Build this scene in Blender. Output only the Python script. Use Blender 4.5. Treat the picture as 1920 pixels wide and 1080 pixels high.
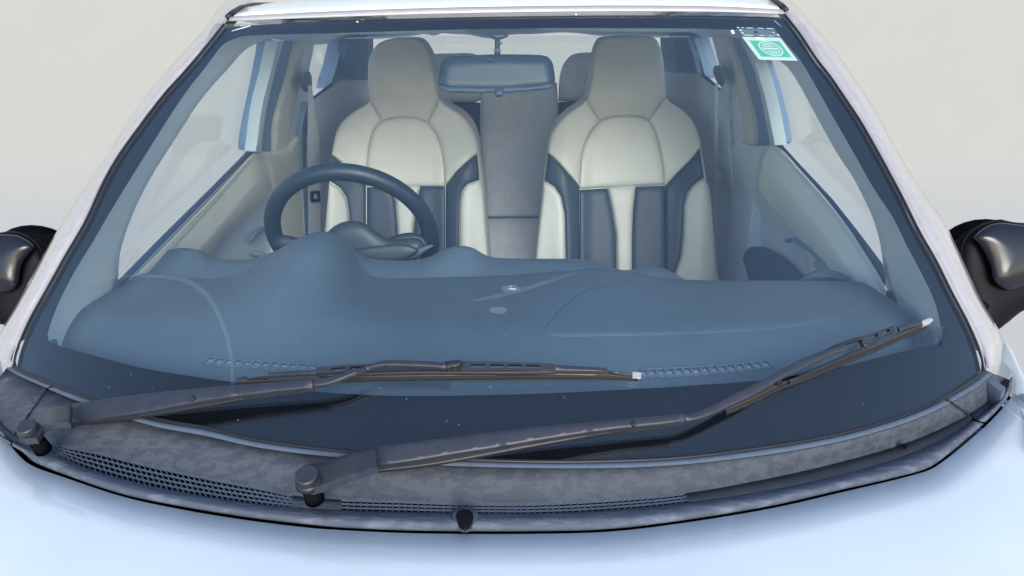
import bpy, math, random
import numpy as np
from mathutils import Vector
from mathutils.geometry import delaunay_2d_cdt
from mathutils.bvhtree import BVHTree
random.seed(4)
S = bpy.context.scene
for o in list(bpy.data.objects): bpy.data.objects.remove(o)

# ------------------------------------------------------------------ camera
CAM = np.array([.04, -.835, 1.385]); PITCH = math.radians(18.9); YAW = .02; FOC = 1400.0
FW = np.array([-math.sin(YAW)*math.cos(PITCH), math.cos(YAW)*math.cos(PITCH), -math.sin(PITCH)])
RT = np.cross(FW, [0, 0, 1.]); RT /= np.linalg.norm(RT); UP = np.cross(RT, FW)
cd = bpy.data.cameras.new('camera'); co = bpy.data.objects.new('camera', cd); S.collection.objects.link(co)
co.location = CAM; co.rotation_euler = (math.pi/2-PITCH, 0, YAW)
cd.sensor_width = 36; cd.lens = FOC/1920*36; cd.clip_start = .02; cd.clip_end = 500
S.camera = co
# ------------------------------------------------------------------ world, sun, exposure
SUN_EL, SUN_AZ = math.radians(25), math.radians(170)      # azimuth from +y (away from the camera) towards +x
w = bpy.data.worlds.new('World'); S.world = w; w.use_nodes = True
nt = w.node_tree; bg = nt.nodes['Background']; sky = nt.nodes.new('ShaderNodeTexSky')
sky.sky_type = 'NISHITA'; sky.sun_disc = False; sky.sun_elevation = SUN_EL; sky.sun_rotation = SUN_AZ
sky.air_density = 1.0; sky.dust_density = .6; sky.ozone_density = 1.0
nt.links.new(sky.outputs[0], bg.inputs[0]); bg.inputs[1].default_value = .15
ld = bpy.data.lights.new('sun', 'SUN'); ld.energy = 1.5; ld.angle = math.radians(26); ld.color = (1, .95, .88)
lo = bpy.data.objects.new('sun', ld); S.collection.objects.link(lo)
sd = Vector((math.sin(SUN_AZ)*math.cos(SUN_EL), math.cos(SUN_AZ)*math.cos(SUN_EL), math.sin(SUN_EL)))
lo.rotation_euler = sd.to_track_quat('Z', 'Y').to_euler(); lo.location = (3, -6, 6)
S.view_settings.view_transform = 'Standard'; S.view_settings.look = 'None'
S.view_settings.exposure = .95; S.view_settings.gamma = 1
S.render.engine = 'CYCLES'; S.cycles.max_bounces = 12; S.cycles.transparent_max_bounces = 24
S.cycles.diffuse_bounces = 5; S.cycles.glossy_bounces = 5; S.cycles.sample_clamp_indirect = 6

# ------------------------------------------------------------------ picture-to-place helpers
def ray(px, py): return FW + RT*(px-960)/FOC - UP*(py-540)/FOC
def at(px, py, ax): return CAM + ray(px, py)*ax
def proj(p):
    d = np.asarray(p)-CAM; a = d@FW
    return 960+FOC*(d@RT)/a, 540-FOC*(d@UP)/a, a
def GF(p):
    t = (p[2]-.9)/.53; tc = min(max(t, -.3), 1.3)
    yc = -.05+.77*t-.03*math.sin(math.pi*min(max(tc, 0), 1))
    return p[1]-yc-(.38-.16*tc)*p[0]**2
def march(f, px, py, a=.3, b=5., st=.03):
    d = ray(px, py); s = a
    while f(CAM+d*s) < 0 and s < b: s += st
    l, h = s-st, s
    for _ in range(24):
        m = (l+h)/2
        if f(CAM+d*m) < 0: l = m
        else: h = m
    return CAM+d*l
def gnorm(p):
    e = 1e-3; g = np.array([GF(p+np.eye(3)[i]*e)-GF(p) for i in range(3)])
    g /= np.linalg.norm(g); return -g            # outward (towards the camera side)
def gl(px, py, off=0.0):                          # point on the windscreen, off metres outside it
    p = march(GF, px, py)
    return p if off == 0 else march(lambda q: GF(q+0*q)+off*1.25, px, py)
def SX(z): return .735-.34*max(z-.92, 0) - .12*max(z-1.2, 0)**1.2
def side(s, off=0.0):                             # body side surface, s=-1 picture left
    def f(px, py):
        return march(lambda q: s*q[0]-(SX(q[2])-off), px, py, .6, 6.)
    return f
def onz(px, py, z): d = ray(px, py); return CAM+d*((z-CAM[2])/d[2])
def ony(px, py, y): d = ray(px, py); return CAM+d*((y-CAM[1])/d[1])
def plane(p0, n):
    p0 = np.array(p0, float); n = np.array(n, float)
    def f(px, py):
        d = ray(px, py); return CAM+d*(((p0-CAM)@n)/(d@n))
    return f
def crv(pts, n, lin=False, t=None):
    P = np.array(pts, float); m = len(P)
    d = np.r_[0, np.cumsum(np.linalg.norm(np.diff(P, axis=0), axis=1))]; d /= d[-1]
    if t is None: t = np.linspace(0, 1, n)
    if lin: return np.c_[[np.interp(t, d, P[:, k]) for k in range(P.shape[1])]].T
    T = np.zeros_like(P)
    for i in range(m):
        a, b = max(i-1, 0), min(i+1, m-1); T[i] = (P[b]-P[a])/(d[b]-d[a])
    out = []
    for x in t:
        i = min(max(np.searchsorted(d, x)-1, 0), m-2); h = d[i+1]-d[i]; u = (x-d[i])/h
        out.append((2*u**3-3*u*u+1)*P[i]+(u**3-2*u*u+u)*h*T[i]+(3*u*u-2*u**3)*P[i+1]+(u**3-u*u)*h*T[i+1])
    return np.array(out)
def sm(x): x = min(max(x, 0), 1); return x*x*(3-2*x)

# ------------------------------------------------------------------ materials
def mat(name, col, rough=.5, metal=0, coat=0, coat_r=.05, spec=.5, var=0, vscale=20, bump=0, bscale=200, col2=None, rv=0, sheen=0, stretch=None, thr=None):
    m = bpy.data.materials.new(name); m.use_nodes = True; n = m.node_tree; b = n.nodes['Principled BSDF']
    b.inputs['Base Color'].default_value = (*col, 1); b.inputs['Roughness'].default_value = rough
    b.inputs['Metallic'].default_value = metal; b.inputs['Coat Weight'].default_value = coat
    b.inputs['Coat Roughness'].default_value = coat_r; b.inputs['Specular IOR Level'].default_value = spec
    if sheen: b.inputs['Sheen Weight'].default_value = sheen
    tc = n.nodes.new('ShaderNodeTexCoord'); src = tc.outputs['Object']
    if stretch:
        mp = n.nodes.new('ShaderNodeMapping'); mp.inputs['Scale'].default_value = stretch
        n.links.new(src, mp.inputs[0]); src = mp.outputs[0]
    if var or col2:
        no = n.nodes.new('ShaderNodeTexNoise'); no.inputs['Scale'].default_value = vscale
        no.inputs['Detail'].default_value = 8; no.inputs['Roughness'].default_value = .62
        n.links.new(src, no.inputs['Vector'])
        cr = n.nodes.new('ShaderNodeValToRGB'); lo_, hi_ = thr or (.3, .7)
        cr.color_ramp.elements[0].position = lo_; cr.color_ramp.elements[1].position = hi_
        c2 = col2 or tuple(min(1, c*(1+var)) for c in col); c1 = col if col2 else tuple(c*(1-var) for c in col)
        cr.color_ramp.elements[0].color = (*c1, 1); cr.color_ramp.elements[1].color = (*c2, 1)
        n.links.new(no.outputs[0], cr.inputs[0]); n.links.new(cr.outputs[0], b.inputs['Base Color'])
        if rv:
            mr = n.nodes.new('ShaderNodeMapRange'); mr.inputs[3].default_value = rough-rv; mr.inputs[4].default_value = rough+rv
            mr.inputs[1].default_value = lo_; mr.inputs[2].default_value = hi_
            n.links.new(no.outputs[0], mr.inputs[0]); n.links.new(mr.outputs[0], b.inputs['Roughness'])
    if bump:
        n2 = n.nodes.new('ShaderNodeTexNoise'); n2.inputs['Scale'].default_value = bscale; n2.inputs['Detail'].default_value = 4
        n.links.new(tc.outputs['Object'], n2.inputs['Vector'])
        bp = n.nodes.new('ShaderNodeBump'); bp.inputs['Strength'].default_value = bump; bp.inputs['Distance'].default_value = .002
        n.links.new(n2.outputs[0], bp.inputs['Height']); n.links.new(bp.outputs[0], b.inputs['Normal'])
    return m
def glassmat(name, tint, dust=0.0, f0=.052, graz=.95, *,  dscale=6, dcol=(.75, .8, .85)):
    m = bpy.data.materials.new(name); m.use_nodes = True; n = m.node_tree; n.nodes.clear()
    N = lambda t: n.nodes.new('ShaderNode'+t); L = n.links.new
    out = N('OutputMaterial'); tr = N('BsdfTransparent'); tr.inputs[0].default_value = (*tint, 1)
    gs = N('BsdfGlossy'); gs.inputs['Roughness'].default_value = .004; gs.inputs[0].default_value = (1, 1, 1, 1)
    ge = N('NewGeometry'); dt = N('VectorMath'); dt.operation = 'DOT_PRODUCT'
    L(ge.outputs['Normal'], dt.inputs[0]); L(ge.outputs['Incoming'], dt.inputs[1])
    ab = N('Math'); ab.operation = 'ABSOLUTE'; L(dt.outputs['Value'], ab.inputs[0])
    su = N('Math'); su.operation = 'SUBTRACT'; su.inputs[0].default_value = 1; L(ab.outputs[0], su.inputs[1])
    pw = N('Math'); pw.operation = 'POWER'; L(su.outputs[0], pw.inputs[0]); pw.inputs[1].default_value = 5
    ma = N('Math'); ma.operation = 'MULTIPLY_ADD'; L(pw.outputs[0], ma.inputs[0]); ma.inputs[1].default_value = graz; pw.inputs[1].default_value = 4; ma.inputs[2].default_value = f0
    mx = N('MixShader'); L(ma.outputs[0], mx.inputs[0]); L(tr.outputs[0], mx.inputs[1]); L(gs.outputs[0], mx.inputs[2])
    last = mx
    if dust:
        df = N('BsdfDiffuse'); df.inputs[0].default_value = (*dcol, 1)
        tc = N('TexCoord'); no = N('TexNoise'); no.inputs['Scale'].default_value = dscale; no.inputs['Detail'].default_value = 9
        no.inputs['Roughness'].default_value = .6; L(tc.outputs['Object'], no.inputs['Vector'])
        mr = N('MapRange'); mr.inputs[1].default_value = .3; mr.inputs[2].default_value = .7
        mr.inputs[3].default_value = dust*.75; mr.inputs[4].default_value = dust*1.25; L(no.outputs[0], mr.inputs[0])
        # specks of dried dirt
        n3 = N('TexVoronoi'); n3.inputs['Scale'].default_value = 38; L(tc.outputs['Object'], n3.inputs['Vector'])
        ls = N('Math'); ls.operation = 'LESS_THAN'; ls.inputs[1].default_value = .035; L(n3.outputs['Distance'], ls.inputs[0])
        l2 = N('Math'); l2.operation = 'MULTIPLY'; l2.inputs[1].default_value = .28; L(ls.outputs[0], l2.inputs[0])
        ad = N('Math'); ad.operation = 'ADD'; L(mr.outputs[0], ad.inputs[0]); L(l2.outputs[0], ad.inputs[1])
        m2 = N('MixShader'); L(ad.outputs[0], m2.inputs[0]); L(mx.outputs[0], m2.inputs[1]); L(df.outputs[0], m2.inputs[2]); last = m2
    L(last.outputs[0], out.inputs[0]); return m
M = {}
M['paint'] = mat('white_paint', (.73, .79, .82), .35, 0, .8, .06, var=.03, vscale=9)
M['pillar'] = mat('dusty_paint_warm_sheen', (.48, .45, .45), .26, .2, 1, .08, var=.08, vscale=60, bump=.05, bscale=300)  # dusty white paint, with the warm reflection put into its base colour
M['frit'] = mat('black_ceramic_band', (.003, .0035, .006), .9, spec=0, var=.1, vscale=30)
M['glass'] = glassmat('windscreen_glass', (.965, .985, .985), .002, dcol=(.55, .68, .88))  # thin dust film, tinted blue to paint the sky haze on the glass
M['sideglass'] = glassmat('side_glass', (.95, .955, .945), f0=.018, graz=.35)
M['dash'] = mat('sky_tinted_dash_plastic', (.084, .128, .168), .55, var=.08, vscale=8, bump=.12, bscale=700)  # blue sky veil over the cabin put into the base colour
M['dash2'] = mat('lighter_dash_plastic', (.095, .142, .185), .5, var=.05, vscale=8, bump=.1, bscale=700)  # same sky veil in the colour, one step lighter
M['cream'] = mat('cream_leather', (.68, .675, .615), .5, var=.05, vscale=14, bump=.18, bscale=420)
M['creamseam'] = mat('cream_seam', (.30, .31, .30), .7)
M['navy'] = mat('dark_leather', (.038, .064, .10), .5, var=.08, vscale=20, bump=.15, bscale=420)  # dark leather with the blue cast of the sky painted in
M['grey'] = mat('grey_fabric', (.84, .87, .92), .85, var=.06, vscale=30, bump=.2, bscale=600)
M['trimc'] = mat('cream_trim_plastic', (.68, .67, .58), .6, var=.04, vscale=10)
M['trimp'] = mat('pale_pillar_trim', (.92, .93, .86), .6, var=.03, vscale=6)
M['trimg'] = mat('grey_trim_plastic', (.72, .77, .82), .65, var=.06, vscale=8)
M['trimd'] = mat('dark_trim', (.20, .30, .44), .7, var=.06, vscale=8)  # dark trim lifted and blued to paint the veil of the windscreen
M['liner'] = mat('roof_lining', (.78, .88, .94), .95, var=.03, vscale=9)
M['seal'] = mat('rubber_seal', (.09, .15, .26), .6)  # rubber colour lifted towards blue, standing in for glass haze
M['jamb'] = mat('painted_door_jamb', (.60, .70, .71), .3)
M['cowl'] = mat('faded_black_plastic', (.060, .069, .088), .7, spec=.2, col2=(.080, .092, .114), vscale=80, thr=(.47, .53), rv=.08, bump=.12, bscale=500, stretch=(.6, 1.3, 1))
M['cowl_lip'] = mat('chalky_black_plastic', (.082, .096, .13), .78, spec=.25, col2=(.15, .175, .225), vscale=60, thr=(.47, .66), rv=.08, bump=.35, bscale=260, stretch=(.45, 1.6, 1))
M['well'] = mat('unlit_well', (.006, .007, .009), .9, spec=0)  # near-black colour paints the shade inside holes and gaps
M['cowl_d'] = mat('dark_cowl_plastic', (.04, .048, .062), .55, var=.2, vscale=40)
M['cowl_edge'] = mat('blue_grey_rubber_lip', (.10, .13, .18), .8, spec=.2, var=.1, vscale=50)
M['wiper'] = mat('wiper_black_paint', (.028, .032, .046), .42, var=.15, vscale=60, bump=.1, bscale=900)
M['wiper_d'] = mat('wiper_dark', (.018, .018, .022), .45)
M['rubber'] = mat('wiper_rubber', (.012, .012, .014), .6)
M['brass'] = mat('blade_spine', (.10, .085, .07), .35, .6)
M['clip'] = mat('clear_end_clip', (.33, .33, .34), .25)
M['mirror_cap'] = mat('gloss_black_cap', (.012, .013, .02), .2, 0, 0, .2, spec=.45)
M['mirror_base'] = mat('satin_black_plastic', (.005, .005, .008), .5, spec=.12, bump=.1, bscale=500)
M['mirror_glass'] = mat('mirror_glass', (.8, .8, .8), .02, 1)
M['rvm'] = mat('mirror_shell', (.028, .046, .064), .45)
M['steer'] = mat('steering_leather', (.018, .034, .054), .38, bump=.2, bscale=500)
M['metal'] = mat('bright_metal', (.75, .75, .75), .25, .9)
M['white'] = mat('white_plastic', (.8, .82, .82), .4)
M['green'] = mat('green_print', (.06, .38, .24), .5)
M['stick'] = mat('sticker_white', (.42, .54, .52), .5)
M['ink'] = mat('etched_mark', (.02, .04, .07), .6)
M['smear'] = glassmat('smear_film', (.985, .99, .99), .03, dscale=40)
M['tyre'] = mat('tyre_rubber', (.02, .02, .02), .8)
M['floor'] = mat('pale_wall', (.326, .332, .315), .9, var=.015, vscale=1.2)

# ------------------------------------------------------------------ mesh helpers
def top(name, label=None, cat=None, kind=None):
    o = bpy.data.objects.new(name, None); S.collection.objects.link(o)
    if label: o['label'] = label
    if cat: o['category'] = cat
    if kind: o['kind'] = kind
    return o
def mk(name, V, Fc, m, parent=None, smooth=True, label=None, kind=None):
    me = bpy.data.meshes.new(name); me.from_pydata([tuple(map(float, v)) for v in V], [], [tuple(map(int, f)) for f in Fc]); me.validate()
    me.materials.append(M[m] if isinstance(m, str) else m)
    o = bpy.data.objects.new(name, me); S.collection.objects.link(o)
    if smooth: me.polygons.foreach_set('use_smooth', [True]*len(me.polygons))
    if parent: o.parent = parent
    if label: o['label'] = label
    if kind: o['kind'] = kind
    return o
def orient(V, Fc):                                  # make grid faces look towards the camera
    c = np.mean([V[i] for i in Fc[len(Fc)//2]], axis=0); f = Fc[len(Fc)//2]
    n = np.cross(np.array(V[f[1]])-V[f[0]], np.array(V[f[2]])-V[f[0]])
    return Fc if n@(CAM-c) > 0 else [tuple(reversed(q)) for q in Fc]
def gridf(nr, nc, off=0): return [(off+i*nc+j, off+i*nc+j+1, off+(i+1)*nc+j+1, off+(i+1)*nc+j) for i in range(nr-1) for j in range(nc-1)]
def grid(name, rows, m, parent, thick=0, tdir=None, **k):
    nr, nc = len(rows), len(rows[0]); V = [p for r in rows for p in r]; Fc = orient(V, gridf(nr, nc))
    o = mk(name, V, Fc, m, parent, **k)
    if thick:
        md = o.modifiers.new('solid', 'SOLIDIFY'); md.thickness = thick; md.offset = -1
    return o
def prism(name, A, B, m, parent, smooth=False, cap=True, **k):   # two matching loops joined into a closed solid
    n = len(A); V = list(A)+list(B); Fc = [(i, (i+1) % n, n+(i+1) % n, n+i) for i in range(n)]
    if cap: Fc += [tuple(range(n-1, -1, -1)), tuple(range(n, 2*n))]
    return mk(name, V, Fc, m, parent, smooth, **k)
def tube(name, P, r, m, parent, n=10, closed=False, flat=1.0, up=None, **k):
    P = [np.array(p, float) for p in P]; N = len(P); V = []; Fc = []
    for i in range(N):
        a = P[(i-1) % N] if (closed or i > 0) else P[i]; b = P[(i+1) % N] if (closed or i < N-1) else P[i]
        t = (b-a)/np.linalg.norm(b-a); u = np.array(up if up is not None else [0, 0, 1.])
        if abs(t@u)/np.linalg.norm(u) > .95 and up is None: u = np.array([0, 1., 0])
        s = np.cross(t, u); s /= np.linalg.norm(s); v = np.cross(s, t)
        rr = r[i] if hasattr(r, '__len__') else r
        for j in range(n):
            a_ = 2*math.pi*j/n; V.append(P[i]+rr*(math.cos(a_)*s+flat*math.sin(a_)*v))
    for i in range(N if closed else N-1):
        for j in range(n): Fc.append((i*n+j, i*n+(j+1) % n, ((i+1) % N)*n+(j+1) % n, ((i+1) % N)*n+j))
    if not closed: Fc += [tuple(range(n-1, -1, -1)), tuple(range((N-1)*n, N*n))]
    return mk(name, V, Fc, m, parent, **k)
def pillow(name, poly, surf, m, parent, h=.01, r=20, depth=.02, step=12, back=None, base=None, spline=True, dens=9, floor=0.0, label=None, edge=0.0, **k):
    """poly: outline as seen; surf: picture point -> place; h: how far the middle swells; r: over how many px; depth: thickness"""
    P = np.array(poly, float)
    if spline == True:
        P = crv(np.vstack([P, P[:1]]), max(12, int(np.linalg.norm(np.diff(np.vstack([P, P[:1]]), axis=0), axis=1).sum()/dens)))[:-1]
    elif spline == 'lin':
        Q = []
        for i in range(len(P)):
            a, b = P[i], P[(i+1) % len(P)]; nn = max(1, int(np.linalg.norm(b-a)/dens))
            Q += [a+(b-a)*j/nn for j in range(nn)]
        P = np.array(Q)
    n = len(P); lo_, hi_ = P.min(0), P.max(0)
    A = P; B = np.roll(P, -1, axis=0)
    def dist(q):
        d = B-A; t = np.clip(((q-A)*d).sum(1)/np.maximum((d*d).sum(1), 1e-9), 0, 1)
        return np.sqrt((((A+d*t[:, None])-q)**2).sum(1).min())
    def inside(q):
        x, y = q; c = ((A[:, 1] > y) != (B[:, 1] > y)); 
        xi = A[:, 0]+(y-A[:, 1])*(B[:, 0]-A[:, 0])/np.where(B[:, 1] == A[:, 1], 1e-9, B[:, 1]-A[:, 1])
        return (c & (x < xi)).sum() % 2 == 1
    pts = [Vector(p) for p in P]
    def loop_in(d):                                # rows of points close to the rim, for a round shoulder
        e = np.roll(P, -1, 0)-np.roll(P, 1, 0); e /= np.maximum(np.linalg.norm(e, axis=1), 1e-9)[:, None]
        nn = np.c_[-e[:, 1], e[:, 0]]
        for s_ in (1, -1):
            Q = P+nn*d*s_
            if inside(Q[n//3]) or inside(Q[0]): break
        return [q for q in Q if inside(q) and dist(q) > d*.8]
    extra = []
    for dd in (step*.22, step*.6): extra += loop_in(dd)
    yy = lo_[1]; row = 0
    while yy < hi_[1]:
        xx = lo_[0]+(step/2 if row % 2 else 0)
        while xx < hi_[0]:
            q = np.array([xx, yy])
            if inside(q) and dist(q) > step*.85: extra.append(q)
            xx += step
        yy += step*.87; row += 1
    pts += [Vector(q) for q in extra]
    res = delaunay_2d_cdt(pts, [], [list(range(n))], 1, 1e-4)
    vs, fs = res[0], res[2]; V = []
    for v in vs:
        q = np.array([v.x, v.y]); p = surf(*q); d = dist(q); t = min(d/r, 1)
        hh = h*math.sqrt(max(0, 1-(1-t)**2))+(base(*q) if base else 0)
        c = CAM-p; V.append(p+c/np.linalg.norm(c)*hh)
    cnt = {}
    for f in fs:
        for i in range(len(f)):
            e = (f[i], f[(i+1) % len(f)]); kk = (min(e), max(e)); cnt.setdefault(kk, []).append(e)
    V0 = len(V); Fc = [tuple(f) for f in fs]
    f = Fc[0]; nrm = np.cross(V[f[1]]-V[f[0]], V[f[2]]-V[f[0]])
    flip = nrm@(CAM-V[f[0]]) < 0
    Fc = [tuple(reversed(q)) for q in Fc] if flip else Fc
    bk = {}
    def bv(i):
        if i not in bk:
            p = V[i]; dv = (p-CAM)/np.linalg.norm(p-CAM) if back is None else (back(p) if callable(back) else np.array(back, float))
            bk[i] = len(V); V.append(p+dv*depth)
        return bk[i]
    if depth:
        for kk, es in cnt.items():
            if len(es) == 1:
                a, b = es[0]
                if flip: a, b = b, a
                Fc.append((b, a, bv(a), bv(b)))
        # closed back made of the same triangles
        inv = {}
        for q in [tuple(f) for f in fs]:
            g = []
            for i in q:
                if i in bk: g.append(bk[i])
                else:
                    if i not in inv:
                        p = V[i]; dv = (p-CAM)/np.linalg.norm(p-CAM) if back is None else (back(p) if callable(back) else np.array(back, float))
                        inv[i] = len(V); V.append(p+dv*(depth+max(0, h)*.6))
                    g.append(inv[i])
            Fc.append(tuple(g) if flip else tuple(reversed(g)))
    o = mk(name, V, Fc, m, parent, True, label)
    md = o.modifiers.new('es', 'EDGE_SPLIT'); md.split_angle = math.radians(edge or 55)
    return o
def caster(o):
    me = o.data; bv_ = BVHTree.FromPolygons([v.co for v in me.vertices], [tuple(p.vertices) for p in me.polygons])
    def f(px, py, off=0.0):
        d = ray(px, py); h = bv_.ray_cast(Vector(CAM), Vector(d))
        if h[0] is None: return None
        p = np.array(h[0]); return p-d/np.linalg.norm(d)*off
    return f

# ------------------------------------------------------------------ setting: pale seamless floor and wall
g = 60
M['ground'] = mat('pale_floor', (.63, .59, .52), .9, var=.015, vscale=1.2)
mk('ground', [(-g, -g, 0), (g, -g, 0), (g, 8, 0), (-g, 8, 0)], [(0, 1, 2, 3)], 'ground', smooth=False, kind='structure')
mk('backdrop_wall', [(-g, 8, -.01), (g, 8, -.01), (g, 8, 7), (-g, 8, 7), (-g, 8.2, -.01), (g, 8.2, -.01), (g, 8.2, 7), (-g, 8.2, 7)], [(0, 1, 2, 3), (7, 6, 5, 4), (3, 2, 6, 7), (0, 4, 5, 1), (0, 3, 7, 4), (1, 5, 6, 2)], 'floor', smooth=False, kind='structure')

# ================================================================== the car
car = top('car', 'small white hatchback seen from the front with two black wipers parked on its windscreen', 'car')
part = lambda n, **k: top_child(n, car, **k)
def top_child(n, parent, label=None):
    o = bpy.data.objects.new(n, None); S.collection.objects.link(o); o.parent = parent
    if label: o['label'] = label
    return o

# ---- windscreen
TL, TR, BL, BR = (420, 45), (1472, 28), (24, 686), (1846, 692)
gT = [TL, (520, 39), (640, 33), (800, 28), (950, 25), (1150, 23), (1350, 24), (1440, 26), TR]
gB = [BL, (78, 711), (128, 732), (183, 751), (280, 784), (389, 804), (467, 823), (544, 835), (641, 846), (780, 857), (898, 863), (1020, 866), (1140, 865), (1271, 859), (1399, 844), (1527, 824), (1634, 799), (1741, 761), (1826, 711), BR]
gL = [TL, (385, 89), (344, 137), (307, 178), (259, 241), (222, 293), (193, 344), (159, 416), (122, 479), (89, 538), (56, 597), (33, 650), BL]
gR = [TR, (1500, 64), (1530, 109), (1556, 142), (1582, 180), (1612, 225), (1642, 277), (1669, 326), (1690, 365), (1725, 435), (1755, 487), (1785, 547), (1815, 604), (1837, 656), BR]
NU, NV = 60, 36
T_, B_, L_, R_ = crv(gT, NU), crv(gB, NU), crv(gL, NV), crv(gR, NV)
rows = []
for j in range(NV):
    v = j/(NV-1); r_ = []
    for i in range(NU):
        u = i/(NU-1)
        q = (1-v)*T_[i]+v*B_[i]+(1-u)*L_[j]+u*R_[j]-((1-u)*(1-v)*np.array(TL)+u*(1-v)*np.array(TR)+(1-u)*v*np.array(BL)+u*v*np.array(BR))
        r_.append(gl(*q))
    rows.append(r_)
V = [p for r_ in rows for p in r_]; nV = len(V); Fo = orient(V, gridf(NV, NU))
V2 = [p-gnorm(p)*.005 for p in V]
V3 = V+V2
rim = [i for i in range(NU)]+[j*NU+NU-1 for j in range(1, NV)]+[(NV-1)*NU+i for i in range(NU-2, -1, -1)]+[j*NU for j in range(NV-2, 0, -1)]
Fc = Fo+[tuple(reversed([i+nV for i in f])) for f in Fo]
m_ = len(rim); o0 = 2*nV; VR = [V[i] for i in rim]+[V2[i] for i in rim]
Fc += [(o0+i, o0+(i+1) % m_, o0+m_+(i+1) % m_, o0+m_+i) for i in range(m_)]
wind = mk('windshield', V+V2+VR, Fc, 'glass', car)
# black printed band round the rim, on the inner face
iT = [(426, 70), (444, 63), (470, 60), (560, 57), (640, 55), (797, 50), (1004, 46), (1200, 46), (1312, 47), (1380, 49), (1432, 49), (1455, 53), (1470, 65)]
iR = [(1470, 65), (1481, 79), (1494, 94), (1503, 104), (1526, 142), (1556, 195), (1582, 240), (1612, 292), (1642, 345), (1667, 382), (1684, 409), (1706, 454), (1736, 510), (1759, 559), (1770, 600), (1774, 628), (1768, 639)]
iB = [(1768, 639), (1755, 643), (1725, 649), (1650, 667), (1575, 686), (1500, 699), (1432, 709), (1312, 718), (1200, 725), (1004, 734), (819, 738), (700, 737), (560, 728), (444, 714), (370, 704), (259, 686), (185, 667), (96, 643), (84, 638)]
iL = [(84, 638), (80, 628), (89, 597), (107, 553), (137, 497), (167, 449), (198, 396), (237, 333), (274, 274), (307, 222), (344, 167), (385, 115), (407, 85), (416, 76), (426, 70)]
oT, oR, oB, oL = gT, gR, gB[::-1], gL[::-1]
cnts = (50, 44, 60, 44); outer = []; inner = []
for o_, i_, c in zip((oT, oR, oB, oL), (iT, iR, iB, iL), cnts):
    outer += list(crv(o_, c))[:-1]; inner += list(crv(i_, c))[:-1]
ring = []
for k in range(7):
    t = k/6; ring.append([(lambda p: p-gnorm(p)*.0078)(gl(*(np.array(a)*(1-t)+np.array(b)*t))) for a, b in zip(outer, inner)])
n = len(outer); V = [p for r_ in ring for p in r_]
Fc = [(k*n+i, k*n+(i+1) % n, (k+1)*n+(i+1) % n, (k+1)*n+i) for k in range(6) for i in range(n)]
fr = mk('black_border', V, Fc, 'frit', wind)
md = fr.modifiers.new('solid', 'SOLIDIFY'); md.thickness = .0012

# ---- outside pillars, left and right in the picture
pLo = [(448, -10), (424, 2), (407, 19), (396, 37), (359, 81), (315, 130), (274, 178), (237, 233), (193, 300), (156, 356), (122, 408), (89, 464), (59, 519), (26, 579), (0, 623), (-25, 668)]
pRo = [(1462, -12), (1490, 8), (1519, 41), (1556, 82), (1590, 128), (1620, 172), (1650, 221), (1684, 285), (1714, 334), (1742, 376), (1770, 415), (1800, 476), (1838, 559), (1871, 615), (1882, 640), (1876, 682)]
pLi = [(478, -8), (444, 24)]+gL; pRi = [(1436, -12), (1458, 12)]+gR
def glr(px, py, s):
    cz = gl(*(TL if s < 0 else TR)); p = gl(px, py)
    if py > (48 if s < 0 else 30): return p
    q = plane(cz, (0, -.22, 1))(px, py)
    return q if (q-CAM)@FW > (p-CAM)@FW else p
for nm, a_, b_, s in (('a', pLi, pLo, -1), ('b', pRi, pRo, 1)):
    N = 60; A, B = crv(a_, N), crv(b_, N); rows = []
    prof = [(0, 0, .0005), (.03, 0, .003), (.07, 0, .0035), (.10, .004, -.001), (.16, .006, .003), (.30, .012, .011), (.5, .022, .015), (.66, .03, .014), (.74, .034, .009), (.80, .038, .010), (.9, .045, .006), (1, .055, -.002)]
    for (u, dz, hh) in prof:
        r_ = []
        for i in range(N):
            q = A[i]*(1-u)+B[i]*u
            pa = glr(*A[i], s); ax = (pa-CAM)@FW
            r_.append(CAM+ray(*q)*(ax+dz-hh))
        rows.append(r_)
    last = rows[-1]; rows.append([p+np.array([s*.004, .05, -.004]) for p in last]); rows.append([p+np.array([-s*.02, .09, -.004]) for p in last])
    pil = grid('windshield_pillar', rows, 'pillar', car)
    # rubber line against the glass
    tube('rubber_seal', [gl(*q, .001) for q in crv(gL if s < 0 else gR, 50)], .0022, 'wiper_d', pil, 6)

tube('rubber_seal', [gl(*q, -.002) for q in crv([gL[-2]]+gB+[gR[-2]], 90)], .003, 'wiper_d', wind, 6)
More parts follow.
